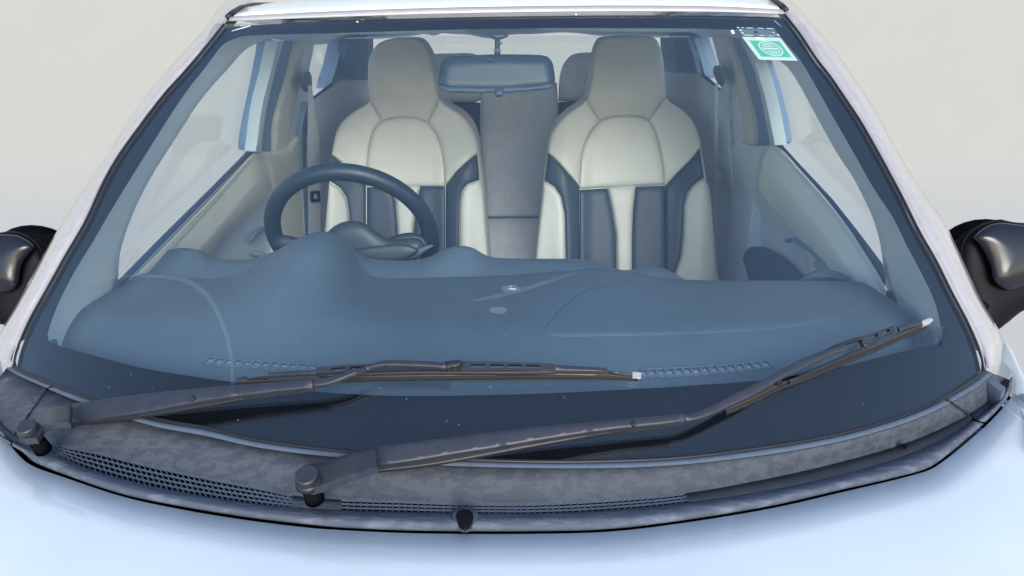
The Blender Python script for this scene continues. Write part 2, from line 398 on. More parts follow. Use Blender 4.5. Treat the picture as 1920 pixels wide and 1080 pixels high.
# ---- roof
N = 40; e0 = crv([(430, 40), (640, 32), (800, 27), (950, 24), (1150, 22), (1350, 23), (1469, 27)], N)
rows = []; prof = [(0, 0), (.004, .006), (.010, .0085), (.016, .008), (.020, .006), (.03, .011), (.06, .022), (.12, .037), (.22, .049), (.4, .058), (.7, .064), (1.1, .064), (1.6, .045), (2.0, .005)]
for k, (dy, dz) in enumerate(prof):
    r_ = []
    for i in range(N):
        p = gl(*e0[i]); x = p[0]*(1+.09*min(dy, .5)); yb = p[1]+dy*(1-(.06*abs(p[0])/.57 if dy > .5 else 0))
        r_.append(np.array([x, yb, p[2]+dz*(1-.25*(p[0]/.57)**4) - .0]))
    rows.append(r_)
roof = grid('roof', rows[5:], 'paint', car, .002)
grid('roof_moulding', rows[:6], 'pillar', roof, .002)
for s, b0 in ((-1, (425, -2)), (1, (1478, 0))):
    pts = [rows[k][0 if s < 0 else -1]+np.array([s*.012, 0, .0]) for k in range(5, len(rows))]
    tube('roof_ditch_strip', pts, .006, 'wiper_d', roof, 8)
    tp = lambda i: .12+.88*sm(i/6)
    p0 = [p+np.array([s*.006, 0, -.002]) for p in pts]; pm = [p+np.array([s*.03*tp(i), 0, -.008*tp(i)]) for i, p in enumerate(pts)]
    p1 = [p+np.array([s*.05*tp(i), 0.01, -.028*tp(i)]) for i, p in enumerate(pts)]; p2 = [p+np.array([s*.062*tp(i), 0.012, -.06*tp(i)]) for i, p in enumerate(pts)]
    grid('roof_rail', [p0, pm, p1, p2], 'pillar', car, .002)

# ---- cowl: loft through six lines running across the car
z0c = gB
C0 = gB
C1 = [(12, 690), (35, 704), (75, 722), (148, 753), (280, 797), (389, 818), (467, 836), (544, 848), (640, 858), (800, 871), (957, 877), (1140, 878), (1271, 872), (1399, 858), (1527, 838), (1634, 813), (1741, 776), (1830, 727), (1862, 700)]
C2 = [(-30, 745), (0, 790), (40, 822), (93, 833), (175, 848), (272, 872), (389, 897), (505, 919), (544, 928), (630, 936), (746, 940), (887, 945), (1000, 945), (1140, 938), (1284, 925), (1442, 897), (1570, 868), (1698, 831), (1783, 795), (1850, 755), (1888, 710)]
C3 = [(-38, 760), (-10, 805), (45, 838), (90, 846), (156, 876), (272, 909), (389, 932), (505, 948), (640, 957), (745, 960), (852, 962), (1000, 963), (1140, 957), (1292, 942), (1484, 912), (1655, 869), (1770, 824), (1830, 785), (1870, 752), (1893, 712)]
C4 = [(-42, 768), (-14, 812), (45, 850), (62, 866), (117, 889), (233, 928), (350, 952), (467, 971), (583, 985), (640, 990), (745, 995), (852, 997), (1000, 997), (1140, 993), (1271, 978), (1442, 950), (1570, 921), (1719, 886), (1754, 871), (1826, 812), (1869, 771), (1894, 738), (1899, 707)]
NC = 180
c0, c1, c2, c3, c4 = [crv(c, NC) for c in (C0, C1, C2, C3, C4)]
Z0 = np.array([gl(*q)[2] for q in c0]); Z0 = np.minimum(Z0, .905)+.15*np.maximum(Z0-.905, 0)
cowl = top_child('cowl_panel', car, 'faded black plastic cowl between the windscreen and the bonnet')
def crow(c, dz): return [onz(c[i][0], c[i][1], Z0[i]-dz) for i in range(NC)]
def mixc(a, b, t): return a*(1-t)+b*t
f1 = crow(c1+np.array([0, .5]), .0065); fm = crow(mixc(c1, c2, .4), .019); fm2 = crow(mixc(c1, c2, .8), .032); f2 = crow(mixc(c1, c2, .95), .0365); f3 = crow(c2, .0375)
R0 = crow(c0+np.array([0, 2.0]), .0035); R0b = crow(mixc(c0, c1, .15)+np.array([0, 1.]), -.0005); R1 = crow(mixc(c0, c1, .9), -.001); R1b = crow(c1, .003); R1c = crow(c1+np.array([0, 1.5]), .007)
l0 = crow(c3-np.array([0, .5]), .0375); l1 = crow(mixc(c3, c4, .06), .034); l2 = crow(mixc(c3, c4, .2), .0285); l3 = crow(mixc(c3, c4, .45), .0255); l4 = crow(mixc(c3, c4, .75), .028); l5 = crow(mixc(c3, c4, .95), .034); l6 = crow(c4, .042)
iGL, iGR = 8, NC-10
caps = {0: top_child('cowl_corner_cap', car, 'black plastic corner cap beside the short wiper'), 2: top_child('cowl_corner_cap', car, 'black plastic corner cap at the far end from the pivots')}
for j, (i0, i1) in enumerate(((0, iGL), (iGL, iGR), (iGR, NC-1))):
    par = caps.get(j, cowl); cut = lambda R_: R_[i0+(1 if j == 1 else 0):i1+(0 if j == 1 else 1)]
    def seg(R_):
        q = list(R_[i0:i1+1])
        if j > 0: q[0] = q[0]*.75+q[1]*.25
        if j < 2: q[-1] = q[-1]*.85+q[-2]*.15
        return q
    grid('cowl_lip', [seg(x) for x in (R0, R0b, R1, R1b, R1c)], 'cowl_edge', par, .002)
    grid('cowl_face', [seg(x) for x in (f1, fm, fm2, f2, f3)], 'cowl', par, .002)
    grid('cowl_front_edge', [seg(x) for x in (l0, l1, l2, l3, l4, l5, l6)], 'cowl_lip', par, .002)
grid('under_cowl_shade', [[p+np.array([0, dy, -.05]) for p in x[8:-8]] for x, dy in ((R1, .01), (f3, 0), (l5, .01))], 'well', cowl, .002)  # dark sheet added for the shade seen through the cowl joints
grid('gap_shade_sheet', [[p+np.array([0, dy, dz]) for p in l6] for dy, dz in ((.03, -.035), (0, -.03), (-.03, -.045))], 'well', cowl, .002)  # dark sheet added for the shade in the bonnet gap
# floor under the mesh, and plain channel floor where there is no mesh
grid('cowl_well', [[p+np.array([0, 0, -.012]) for p in f3], [p+np.array([0, 0, -.012]) for p in l0]], 'well', cowl, .001)  # near-black so the mesh holes look shaded
def cell_surf(i_f, v):                               # i_f: position across the car, v 0..1 from windscreen side to bonnet side
    i = int(min(max(i_f, 0), NC-1.001)); f = i_f-i
    q = mixc(c2[i], c2[i+1], f)*(1-v)+mixc(c3[i], c3[i+1], f)*v
    return onz(q[0], q[1], (Z0[i]*(1-f)+Z0[i+1]*f)-.0375)
def i_at(c, px):
    xs = c[:, 0]; return float(np.interp(px, xs, np.arange(NC)))
def lattice(name, pxa, pxb, cols, rws, slant):
    V, Fc = [], []
    ia, ib = i_at(c2, pxa), i_at(c2, pxb)
    def bar(pts, w):                                 # thin bar with depth
        for k in range(len(pts)-1):
            a, b = pts[k], pts[k+1]; d = (b-a)/max(np.linalg.norm(b-a), 1e-6); s_ = np.cross(d, [0, 0, 1.]); s_ /= max(np.linalg.norm(s_), 1e-6)
            o_ = len(V)
            for p in (a, b):
                for sx, dz in ((-1, 0), (1, 0), (1, -.002), (-1, -.002)): V.append(p+s_*sx*w+np.array([0, 0, dz]))
            for j in range(4): Fc.append((o_+j, o_+(j+1) % 4, o_+4+(j+1) % 4, o_+4+j))
    for r_ in range(rws+1):
        v = r_/rws; bar([cell_surf(ia+(ib-ia)*k/40, v) for k in range(41)], .0006)
    for c_ in range(cols+1):
        for r_ in range(rws):
            sh = (.5 if r_ % 2 else 0) if slant else 0
            u0, u1 = (c_+sh)/cols, (c_+sh+(.5 if slant else 0))/cols
            if u1 > 1: continue
            bar([cell_surf(ia+(ib-ia)*u0, r_/rws), cell_surf(ia+(ib-ia)*u1, (r_+1)/rws)], .0006)
    return mk(name, V, Fc, 'cowl_edge', cowl, False, kind='stuff')
lattice('air_intake_mesh', 95, 548, 44, 4, True)
lattice('air_intake_mesh', 640, 1284, 54, 3, False)
iA, iB_, iC = i_at(c2, 548), i_at(c2, 640), i_at(c2, 1284)
def flat(i0, i1, k=12): return [[cell_surf(i0+(i1-i0)*j/k, v) for j in range(k+1)] for v in (0, .5, 1)]
grid('channel_floor', flat(iA, iB_), 'cowl', cowl, .002)
grid('channel_floor', flat(iC, iGR-.3, 30), 'cowl_d', cowl, .002)
grid('channel_floor', flat(iGR+.3, NC-1.01, 10), 'cowl_d', cowl, .002)
grid('channel_floor', flat(0, i_at(c2, 95), 10), 'cowl_d', cowl, .002)
# washer nozzle with its shallow seat
nz = plane(onz(872, 978, .8725), (0, -.35, .94))
pillow('nozzle_seat', [(846, 964), (852, 984), (864, 997), (880, 997), (892, 983), (898, 964), (886, 954), (858, 954)], plane(onz(872, 978, .871), (0, -.3, .95)), 'cowl_d', cowl, .003, 12, .01, 8)
pillow('washer_nozzle', [(855, 966), (859, 958), (868, 955), (877, 955), (885, 959), (888, 967), (885, 981), (879, 993), (872, 997), (865, 993), (858, 981)], nz, 'mirror_base', car, .004, 10, .012, 6, base=lambda x, y: .004)
tube('drain_hole', [onz(1696, 836, .8685), onz(1696, 836, .8640)], .0035, 'well', cowl, 12, smooth=False)
pl_r = plane(onz(1840, 740, .892), (.05, -.2, 1))
pillow('cap_rib', [(1848, 712), (1858, 706), (1886, 727), (1878, 737)], pl_r, 'cowl_edge', caps[2], .002, 6, .03, 5, back=(0, 0, -1), spline='lin')
pillow('cap_rib', [(0, 716), (20, 700), (26, 705), (4, 724)], plane(onz(15, 715, .892), (-.05, -.2, 1)), 'cowl_edge', caps[0], .002, 6, .03, 5, back=(0, 0, -1), spline='lin')

# ---- bonnet and wings
h0 = crv([(-60, 745), (-20, 795), (0, 807), (25, 843), (56, 871), (117, 894), (233, 932), (350, 957), (467, 976), (583, 990), (640, 994), (745, 999), (852, 1001), (1000, 1001), (1140, 997), (1271, 982), (1442, 954), (1570, 925), (1719, 889), (1756, 874), (1830, 815), (1872, 775), (1901, 740)], NC)
rows = []
for k in range(-2, 16):
    t = max(k, 0)/15; r_ = []
    for i in range(NC):
        u = i/(NC-1); p = onz(h0[i][0], h0[i][1], Z0[i]-.036)
        xe = -.74 if u < .5 else .74
        yf = -1.02+.25*(2*u-1)**2; z = p[2]-.16*t**1.7-.03*(2*u-1)**2*t+.003*math.sin(math.pi*min(t*3, 1))
        q = np.array([p[0]*(1-t)+(p[0]*.98)*t, p[1]*(1-t)+yf*t, z])
        if k < 0: q = q+np.array([0, .004*(-k), -.006*(k*k)])
        r_.append(q)
    rows.append(r_)
hood = grid('bonnet', rows, 'paint', car, .003)
front = rows[-1]
grid('front_bumper', [front, [p+np.array([0, -.06, -.06]) for p in front], [p+np.array([0, -.09, -.2]) for p in front], [p+np.array([0, -.09, -.55]) for p in front]], 'paint', car, .003)
def wing(s):
    a = [r_[0 if s < 0 else -1] for r_ in rows[2:]]
    rows2 = []
    for dx, dz in ((.004, -.006), (.012, -.001), (.06, -.005), (.12, -.02), (.155, -.055), (.17, -.3), (.165, -.55)):
        rows2.append([p+np.array([s*dx*(1.0 if dx < .02 else 1.0), 0, dz]) for p in a])
    return rows2
for s in (-1, 1): grid('front_wing', wing(s), 'paint', car, .003)
# wing top behind the bonnet corner (picture right, mirrored left)
zz = .915
P = pillow('front_wing_top', [(1884, 640), (1896, 652), (1908, 680), (1925, 715), (1960, 780), (1990, 840), (1960, 850), (1925, 790), (1902, 738), (1903, 712), (1893, 690), (1878, 676), (1878, 662)], plane(onz(1905, 740, .864), (.25, -.02, 1)), 'paint', car, .006, 18, .05, 10, back=(0, 0, -1))
pillow('front_wing_top', [(-10, 640), (2, 680), (0, 690), (-22, 705), (-35, 725), (-60, 760), (-110, 820), (-110, 740)], plane(onz(-20, 740, .864), (-.25, -.02, 1)), 'paint', car, .006, 18, .05, 12, back=(0, 0, -1))

# ---- body sides, rear (mostly out of sight)
for s in (-1, 1):
    rows = []
    for x, z in ((.735, .868), (.775, .850), (.81, .80), (.83, .7), (.83, .5), (.80, .28)):
        rows.append([(s*x*(1-.06*max(0, (y-1.8)/1.1)**2), y, z) for y in np.linspace(.02, 2.85, 26)])
    grid('body_side', rows, 'paint', car, .003)
    for yw in (-.55, 2.15):
        wp = top_child('wheel', car)
        tube('tyre', [(s*.66, yw, .29), (s*.68, yw, .29), (s*.82, yw, .29), (s*.835, yw, .29)], [.26, .29, .29, .26], 'tyre', wp, 32, up=(0, 0, 1))
        tube('rim', [(s*.70, yw, .29), (s*.845, yw, .29)], [.18, .19], 'metal', wp, 28)
rows = [[(x, 2.82+.05*(1-(x/.7)**2)+dy, z) for x in np.linspace(-.72, .72, 20)] for z, dy in ((1.02, -.02), (.9, .02), (.6, .05), (.3, .03))]
grid('tailgate', rows, 'paint', car, .02)
grid('rear_window', [[(x*k, 2.82+.05*(1-(x/.7)**2)+dy, z) for x in np.linspace(-.62, .62, 16)] for z, dy, k in ((1.02, -.02, 1), (1.2, -.08, .93), (1.37, -.2, .85))], 'sideglass', car, .003)
mk('cabin_floor', [(-.7, .1, .32), (.7, .1, .32), (.7, 2.8, .32), (-.7, 2.8, .32), (-.7, .1, .27), (.7, .1, .27), (.7, 2.8, .27), (-.7, 2.8, .27)], [(0, 1, 2, 3), (7, 6, 5, 4), (0, 4, 5, 1), (1, 5, 6, 2), (2, 6, 7, 3), (3, 7, 4, 0)], 'trimd', car, False)
mk('bulkhead', [(-.7, .1, .3), (.7, .1, .3), (.68, .12, .86), (-.68, .12, .86), (-.7, .07, .3), (.7, .07, .3), (.68, .09, .86), (-.68, .09, .86)], [(0, 1, 2, 3), (7, 6, 5, 4), (0, 4, 5, 1), (1, 5, 6, 2), (2, 6, 7, 3), (3, 7, 4, 0)], 'trimd', car, False)

# ---- dashboard
dF = [(60, 668), (90, 642), (120, 620), (150, 600), (180, 590), (205, 570), (222, 548), (240, 528), (262, 514), (300, 516), (350, 521), (400, 523), (440, 517), (470, 503), (500, 482), (530, 463), (560, 446), (585, 437), (607, 434), (630, 441), (652, 464), (672, 497), (690, 515), (720, 522), (800, 521), (940, 517), (1060, 508), (1110, 503), (1150, 505), (1180, 510), (1230, 519), (1280, 524), (1370, 526), (1480, 526), (1600, 528), (1632, 536), (1648, 552), (1662, 572), (1680, 588), (1705, 597), (1740, 612), (1775, 640)]
dF = np.array(dF, float); ND = 150
xs = np.linspace(60, 1775, ND); fy = crv(dF, 400); fyi = np.interp(xs, fy[:, 0], fy[:, 1])
def ysil(px):
    e = min((px-60)/190, (1775-px)/160, 1); e = max(e, 0)
    return .17+(.50-.17)*sm(e)**.7 if e < 1 else .50
def zglass(x, y):
    a, b = .8, 1.5
    for _ in range(30):
        m_ = (a+b)/2
        if GF((x, y, m_)) > 0: a = m_
        else: b = m_
    return a
far = [ony(x, y, ysil(x)) for x, y in zip(xs, fyi)]
rows = []; NR = 44
exc = np.array([max(p[2]-.885-.055, 0) for p in far]); fx = np.array([p[0] for p in far])
def blurred(sig):
    if sig < .004: return exc
    w_ = np.exp(-.5*((fx[:, None]-fx[None, :])/sig)**2); return (w_@exc)/w_.sum(1)
for k in range(NR+1):
    t = k/NR; r_ = []; ex = blurred(.085*(1-sm((t-.3)/.7)))
    for i, p in enumerate(far):
        x = p[0]; yn = -.05+.38*x*x+.035; zn = .885+.0*abs(x)
        y = yn+(p[1]-yn)*t
        dz = p[2]-zn
        e = .055*sm((t-.0)/.55)                       # gentle crown everywhere
        hgt = ex[i]*sm((t-.20)/.72)+min(dz-.055, 0)*sm(t)
        r_.append(np.array([x, y, min(zn+e+hgt, zglass(x, y)-.022)]))
    rows.append(r_)
for dy, dz in ((.008, -.004), (.014, -.02), (.016, -.08)): rows.append([p+np.array([0, dy, dz]) for p in far])
dash = top_child('dashboard', car)
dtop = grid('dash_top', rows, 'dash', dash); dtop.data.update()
dc = caster(dtop)
def shelf(name, F_, N_, yf, yn, drop, m='dash2', n=70):
    a, b = crv(F_, n), crv(N_, n); R = []
    A = [ony(*q, yf) for q in a]; B = [ony(q[0], q[1]+4, yn)-np.array([0, 0, drop]) for q in b]
    for k in range(9):
        t = k/8; R.append([B[i]*(1-t)+A[i]*t+np.array([0, 0, .006*math.sin(math.pi*t)]) for i in range(n)])
    R.append([p+np.array([0, .01, -.005]) for p in A]); R.append([p+np.array([0, .014, -.10]) for p in A])
    return grid(name, R, m, dash)
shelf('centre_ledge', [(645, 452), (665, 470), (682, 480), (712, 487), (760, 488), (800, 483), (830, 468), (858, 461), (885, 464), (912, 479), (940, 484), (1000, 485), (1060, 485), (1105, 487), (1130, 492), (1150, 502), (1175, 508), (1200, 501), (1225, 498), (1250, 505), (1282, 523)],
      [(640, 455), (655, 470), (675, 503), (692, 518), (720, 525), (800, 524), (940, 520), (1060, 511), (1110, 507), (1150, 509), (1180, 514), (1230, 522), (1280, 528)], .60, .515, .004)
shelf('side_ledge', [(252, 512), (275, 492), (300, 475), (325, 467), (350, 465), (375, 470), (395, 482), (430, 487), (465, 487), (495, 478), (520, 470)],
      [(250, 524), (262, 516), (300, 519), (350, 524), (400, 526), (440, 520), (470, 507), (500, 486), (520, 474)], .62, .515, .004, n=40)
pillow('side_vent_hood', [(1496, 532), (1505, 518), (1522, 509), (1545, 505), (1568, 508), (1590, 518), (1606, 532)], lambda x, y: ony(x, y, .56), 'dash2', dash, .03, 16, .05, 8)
# airbag cover, raised a little so its joint shows
ab = [(1022, 614), (1034, 598), (1055, 574), (1090, 548), (1130, 534), (1180, 529), (1250, 529), (1400, 532), (1560, 533), (1618, 536), (1636, 548), (1630, 566), (1600, 586), (1540, 604), (1450, 617), (1300, 626), (1150, 630), (1060, 631), (1034, 629), (1023, 623)]
def dsurf(px, py):
    p = dc(px, py, .0);
    if p is None:
        for k in range(1, 30):
            p = dc(px, py+k*1.0, 0)
            if p is not None: return CAM+ray(px, py)*((p-CAM)@FW)
        p = ony(px, py, .5)
    return p
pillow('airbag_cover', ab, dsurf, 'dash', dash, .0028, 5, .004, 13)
# demister vents: a dark slot with pale fins
def vent(a, b, nfin, wpx):
    A = crv(a, 2*nfin+1); B = crv(b, 2*nfin+1); sur = dsurf
    up = np.array([0, -.2, 1])
    well = [[sur(*q)+up*.0015 for q in A], [sur(*q)+up*.0015 for q in B]]
    grid('demister_vent', well, 'trimd', dash, .001)
    base = None
    for i in range(0, 2*nfin, 2):
        q0, q1, q2, q3 = A[i], A[i]*.35+A[i+1]*.65 if False else A[i]+(A[i+2]-A[i])*.30, B[i]+(B[i+2]-B[i])*.22, B[i]-(B[i+2]-B[i])*.08
        L1 = [sur(*q)+up*.0055 for q in (q0, q1, q2, q3)]; L2 = [p-up*.005 for p in L1]
        prism('vent_fin', L1, L2, 'dash2', dash)
    for e in (A, B):
        tube('vent_edge', [sur(*q)+up*.004 for q in e], .0015, 'dash2', dash, 6)
vent([(392, 672), (430, 677), (480, 681), (530, 684), (592, 688)], [(380, 684), (430, 688), (480, 691), (530, 694), (592, 697)], 12, 16)
vent([(1440, 679), (1400, 684), (1350, 689), (1290, 693), (1200, 697)], [(1449, 691), (1400, 697), (1350, 701), (1290, 706), (1200, 709)], 15, 16)
vent([(720, 697), (820, 699), (920, 700), (1040, 700), (1120, 699)], [(720, 709), (820, 711), (920, 712), (1040, 712), (1120, 711)], 24, 16)

# ---- steering wheel
sw = top_child('steering_wheel', car)
a_ = math.radians(27); axis = np.array([0, math.cos(a_), math.sin(a_)]); ux = np.array([1., 0, 0]); uy = np.cross(axis, ux)*-1
uy = np.array([0, -math.sin(a_), math.cos(a_)])
wc = at(661, 441, 1.675)
ringp = [wc+.176*(math.cos(2*math.pi*k/72)*ux+math.sin(2*math.pi*k/72)*uy) for k in range(72)]
# rim with finger bumps at the grips
rr = [.0185+.0022*math.exp(-((math.degrees(abs(math.atan2(math.sin(2*math.pi*k/72-t0), math.cos(2*math.pi*k/72-t0))))/12)**2)) for k in range(72) for t0 in (0,)]
tube('rim', ringp, rr, 'steer', sw, 16, closed=True, up=axis)
pw = plane(wc, axis)
pillow('hub', [(600, 470), (612, 438), (632, 421), (655, 414), (680, 417), (703, 432), (722, 445), (740, 449), (770, 446), (790, 450), (795, 470), (760, 500), (690, 520), (620, 510)], plane(wc+np.array([0, -.03, 0]), (0, 1, -.2)), 'rvm', sw, .016, 26, .05, 9)
for P_ in ([(715, 452), (745, 440), (775, 436), (798, 446), (805, 466), (790, 470), (752, 462), (715, 462)], [(510, 452), (525, 440), (560, 446), (600, 452), (600, 470), (545, 470), (515, 468)]):
    pillow('spoke', P_, plane(wc+np.array([0, -.015, 0]), (0, 1, -.2)), 'steer', sw, .012, 10, .02, 8)
pillow('column_shroud', [(655, 470), (700, 462), (760, 458), (785, 470), (755, 488), (700, 492), (660, 485)], plane(wc+np.array([0, -.08, 0]), (0, 1, -.2)), 'rvm', car, .006, 8, .05, 9)
pillow('wiper_stalk', [(754, 487), (762, 476), (785, 465), (812, 457), (815, 461), (800, 470), (790, 478), (775, 486)], plane(wc+np.array([0, -.06, 0]), (0, 1, -.2)), 'dash', car, .006, 6, .014, 5)
pillow('indicator_stalk', [(466, 474), (474, 469), (486, 471), (500, 476), (512, 482), (500, 488), (480, 483), (468, 480)], plane(wc+np.array([0, -.06, 0]), (0, 1, -.2)), 'dash', car, .006, 6, .014, 5)

# ---- front seats
def seat(outline, panels, xc, lab):
    st = top_child('front_seat', car, lab)
    pl = plane((0, 1.42, 1.0), (0, -1, .24))
    def bs(px, py):
        p = pl(px, py); d = abs(p[0]-xc)
        wing_ = .045*sm((d-.11)/.11)*sm((1.12-p[2])/.12)
        head = .035*sm((p[2]-1.13)/.1)-.03*sm((p[2]-1.27)/.08)
        return wing_+head - .018*sm((d-.20)/.07)
    pillow('seat_shell', outline, pl, 'cream', st, .012, 14, .13, 15, base=lambda x, y: bs(x, y)-.022, back=(0, 1, 0))
    for nm, pg, m in panels:
        pillow(nm, pg, pl, m, st, .0125, 9, .02, 9, base=lambda x, y: bs(x, y)-.006, spline='lin', dens=6)
    return st
def dn(*pts): return list(pts)
def arc(pts, n=14): return [tuple(q) for q in crv(pts, n)]
# left seat (driver): seams shared by neighbouring panels
hl = arc([(694, 189), (690, 150), (692, 110), (700, 93), (712, 80), (735, 72), (760, 70), (785, 73), (797, 88), (806, 105), (812, 130), (818, 160), (824, 186)], 26)
nl, nr = (716, 227), (802, 230)
neck = arc([nl, (735, 222), (760, 220), (785, 223), nr], 10)
L_out = arc([(694, 189), (688, 196), (668, 207), (648, 222), (634, 240), (627, 262), (622, 290)], 12)
L_out2 = arc([(622, 290), (618, 330), (612, 400), (606, 470), (604, 520)], 10)
R_out = arc([(824, 186), (835, 197), (855, 208), (875, 225), (890, 250), (897, 280), (899, 310)], 12)
R_out2 = arc([(899, 310), (906, 360), (910, 420), (915, 480), (918, 530)], 10)
shl = arc([(622, 290), (640, 305), (660, 325), (686, 348)], 8)
shr = arc([(895, 288), (880, 300), (860, 318), (836, 347)], 8)
sl = arc([nl, (703, 240), (693, 270), (689, 310), (690, 350)], 10)
sr = arc([nr, (818, 250), (828, 280), (833, 315), (834, 350)], 10)
bot = 560
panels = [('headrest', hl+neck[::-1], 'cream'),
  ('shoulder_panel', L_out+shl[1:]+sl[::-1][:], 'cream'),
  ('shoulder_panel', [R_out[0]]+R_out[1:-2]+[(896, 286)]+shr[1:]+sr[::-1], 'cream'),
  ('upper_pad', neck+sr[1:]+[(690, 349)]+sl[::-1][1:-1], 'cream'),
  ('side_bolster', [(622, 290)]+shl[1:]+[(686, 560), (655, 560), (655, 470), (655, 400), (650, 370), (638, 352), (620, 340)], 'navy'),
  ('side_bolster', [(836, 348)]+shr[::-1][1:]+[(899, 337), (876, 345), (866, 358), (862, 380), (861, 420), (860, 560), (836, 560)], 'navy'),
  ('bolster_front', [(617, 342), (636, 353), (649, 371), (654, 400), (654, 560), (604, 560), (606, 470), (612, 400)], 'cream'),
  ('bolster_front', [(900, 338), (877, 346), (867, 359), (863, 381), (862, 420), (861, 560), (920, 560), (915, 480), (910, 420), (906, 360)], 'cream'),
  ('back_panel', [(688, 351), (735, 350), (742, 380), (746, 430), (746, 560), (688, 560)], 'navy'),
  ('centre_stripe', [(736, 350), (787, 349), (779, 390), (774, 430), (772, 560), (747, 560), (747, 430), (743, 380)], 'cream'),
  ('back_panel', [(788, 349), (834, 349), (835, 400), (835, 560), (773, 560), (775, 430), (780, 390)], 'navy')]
outl = hl+R_out[1:]+R_out2[1:]+[(918, 560), (604, 560)]+L_out2[::-1]+L_out[::-1][1:-1]
seat(outl, panels, -.356, "cream and dark leather seat behind the steering wheel")
# right seat (passenger)
hl = arc([(1100, 187), (1108, 150), (1113, 110), (1120, 85), (1127, 72), (1150, 68), (1180, 66), (1210, 67), (1228, 71), (1237, 87), (1243, 110), (1246, 150), (1248, 183)], 26)
nl, nr = (1125, 227), (1216, 226)
neck = arc([nl, (1145, 220), (1172, 218), (1200, 219), nr], 10)
L_out = arc([(1100, 187), (1090, 195), (1065, 212), (1045, 232), (1033, 252), (1028, 275), (1027, 292)], 12)
R_out = arc([(1248, 183), (1257, 192), (1280, 207), (1298, 225), (1308, 245), (1314, 265), (1316, 285)], 12)
shl = arc([(1028, 287), (1045, 303), (1065, 325), (1086, 349)], 8)
shr = arc([(1312, 279), (1295, 300), (1270, 325), (1247, 350)], 8)
sl = arc([nl, (1108, 245), (1096, 272), (1090, 300), (1087, 350)], 10)
sr = arc([nr, (1227, 245), (1236, 275), (1243, 310), (1245, 346)], 10)
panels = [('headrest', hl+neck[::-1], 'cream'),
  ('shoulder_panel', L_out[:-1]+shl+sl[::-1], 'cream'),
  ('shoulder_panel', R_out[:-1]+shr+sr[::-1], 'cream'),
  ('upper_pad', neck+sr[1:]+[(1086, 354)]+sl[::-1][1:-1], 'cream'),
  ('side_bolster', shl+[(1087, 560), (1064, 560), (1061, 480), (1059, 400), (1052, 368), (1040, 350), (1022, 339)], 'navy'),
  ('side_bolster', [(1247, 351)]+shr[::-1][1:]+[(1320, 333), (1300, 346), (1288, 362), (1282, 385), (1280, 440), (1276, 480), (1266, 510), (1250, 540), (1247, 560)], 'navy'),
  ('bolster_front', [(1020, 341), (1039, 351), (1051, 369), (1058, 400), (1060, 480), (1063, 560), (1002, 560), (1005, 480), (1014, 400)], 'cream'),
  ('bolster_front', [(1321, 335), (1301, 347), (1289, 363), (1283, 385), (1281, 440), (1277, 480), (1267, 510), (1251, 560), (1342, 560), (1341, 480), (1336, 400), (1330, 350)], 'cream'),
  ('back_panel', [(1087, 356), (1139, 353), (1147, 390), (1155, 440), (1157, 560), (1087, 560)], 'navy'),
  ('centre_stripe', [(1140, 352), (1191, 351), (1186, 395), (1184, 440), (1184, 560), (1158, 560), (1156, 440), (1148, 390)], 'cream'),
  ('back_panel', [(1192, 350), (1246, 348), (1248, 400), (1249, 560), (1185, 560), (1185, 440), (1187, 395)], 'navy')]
outl = hl+R_out[1:]+[(1322, 320), (1330, 370), (1338, 430), (1342, 490), (1340, 560), (1002, 560), (1005, 480), (1014, 400), (1020, 340), (1026, 300)]+L_out[::-1][1:-1]
seat(outl, panels, .359, "cream and dark leather front seat with the whole back in view")

# ---- rear seat
rs = top_child('rear_seat', car)
pr = plane((0, 2.25, 1.0), (0, -1, .2))
pillow('centre_backrest', [(902, 155), (1044, 155), (1050, 240), (1046, 330), (1050, 406), (910, 406), (905, 320), (899, 240)], pr, 'grey', rs, .03, 26, .1, 14, spline='lin', base=lambda x, y: .01)
pillow('cushion', [(905, 409), (1060, 409), (1080, 560), (860, 560)], plane((0, 2.05, .62), (0, -.7, .7)), 'grey', rs, .03, 26, .1, 16, spline='lin')
for pg in ([(786, 188), (786, 122), (800, 104), (850, 100), (890, 101), (903, 112), (905, 186)], [(1047, 190), (1049, 145), (1058, 118), (1074, 102), (1112, 98), (1170, 98), (1190, 110), (1192, 190)]):
    pillow('headrest', pg, plane((0, 2.3, 1.0), (0, -1, .2)), 'grey', rs, .04, 30, .1, 12)
for pg in ([(848, 191), (900, 192), (903, 330), (906, 560), (850, 560)], [(1047, 191), (1115, 190), (1115, 560), (1047, 560)]):
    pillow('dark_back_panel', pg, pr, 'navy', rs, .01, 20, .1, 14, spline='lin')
for pg in ([(700, 200), (720, 190), (847, 189), (849, 560), (690, 560)], [(1116, 189), (1240, 190), (1255, 200), (1265, 560), (1116, 560)]):
    pillow('outer_back_panel', pg, pr, 'grey', rs, .01, 20, .1, 18, spline='lin')

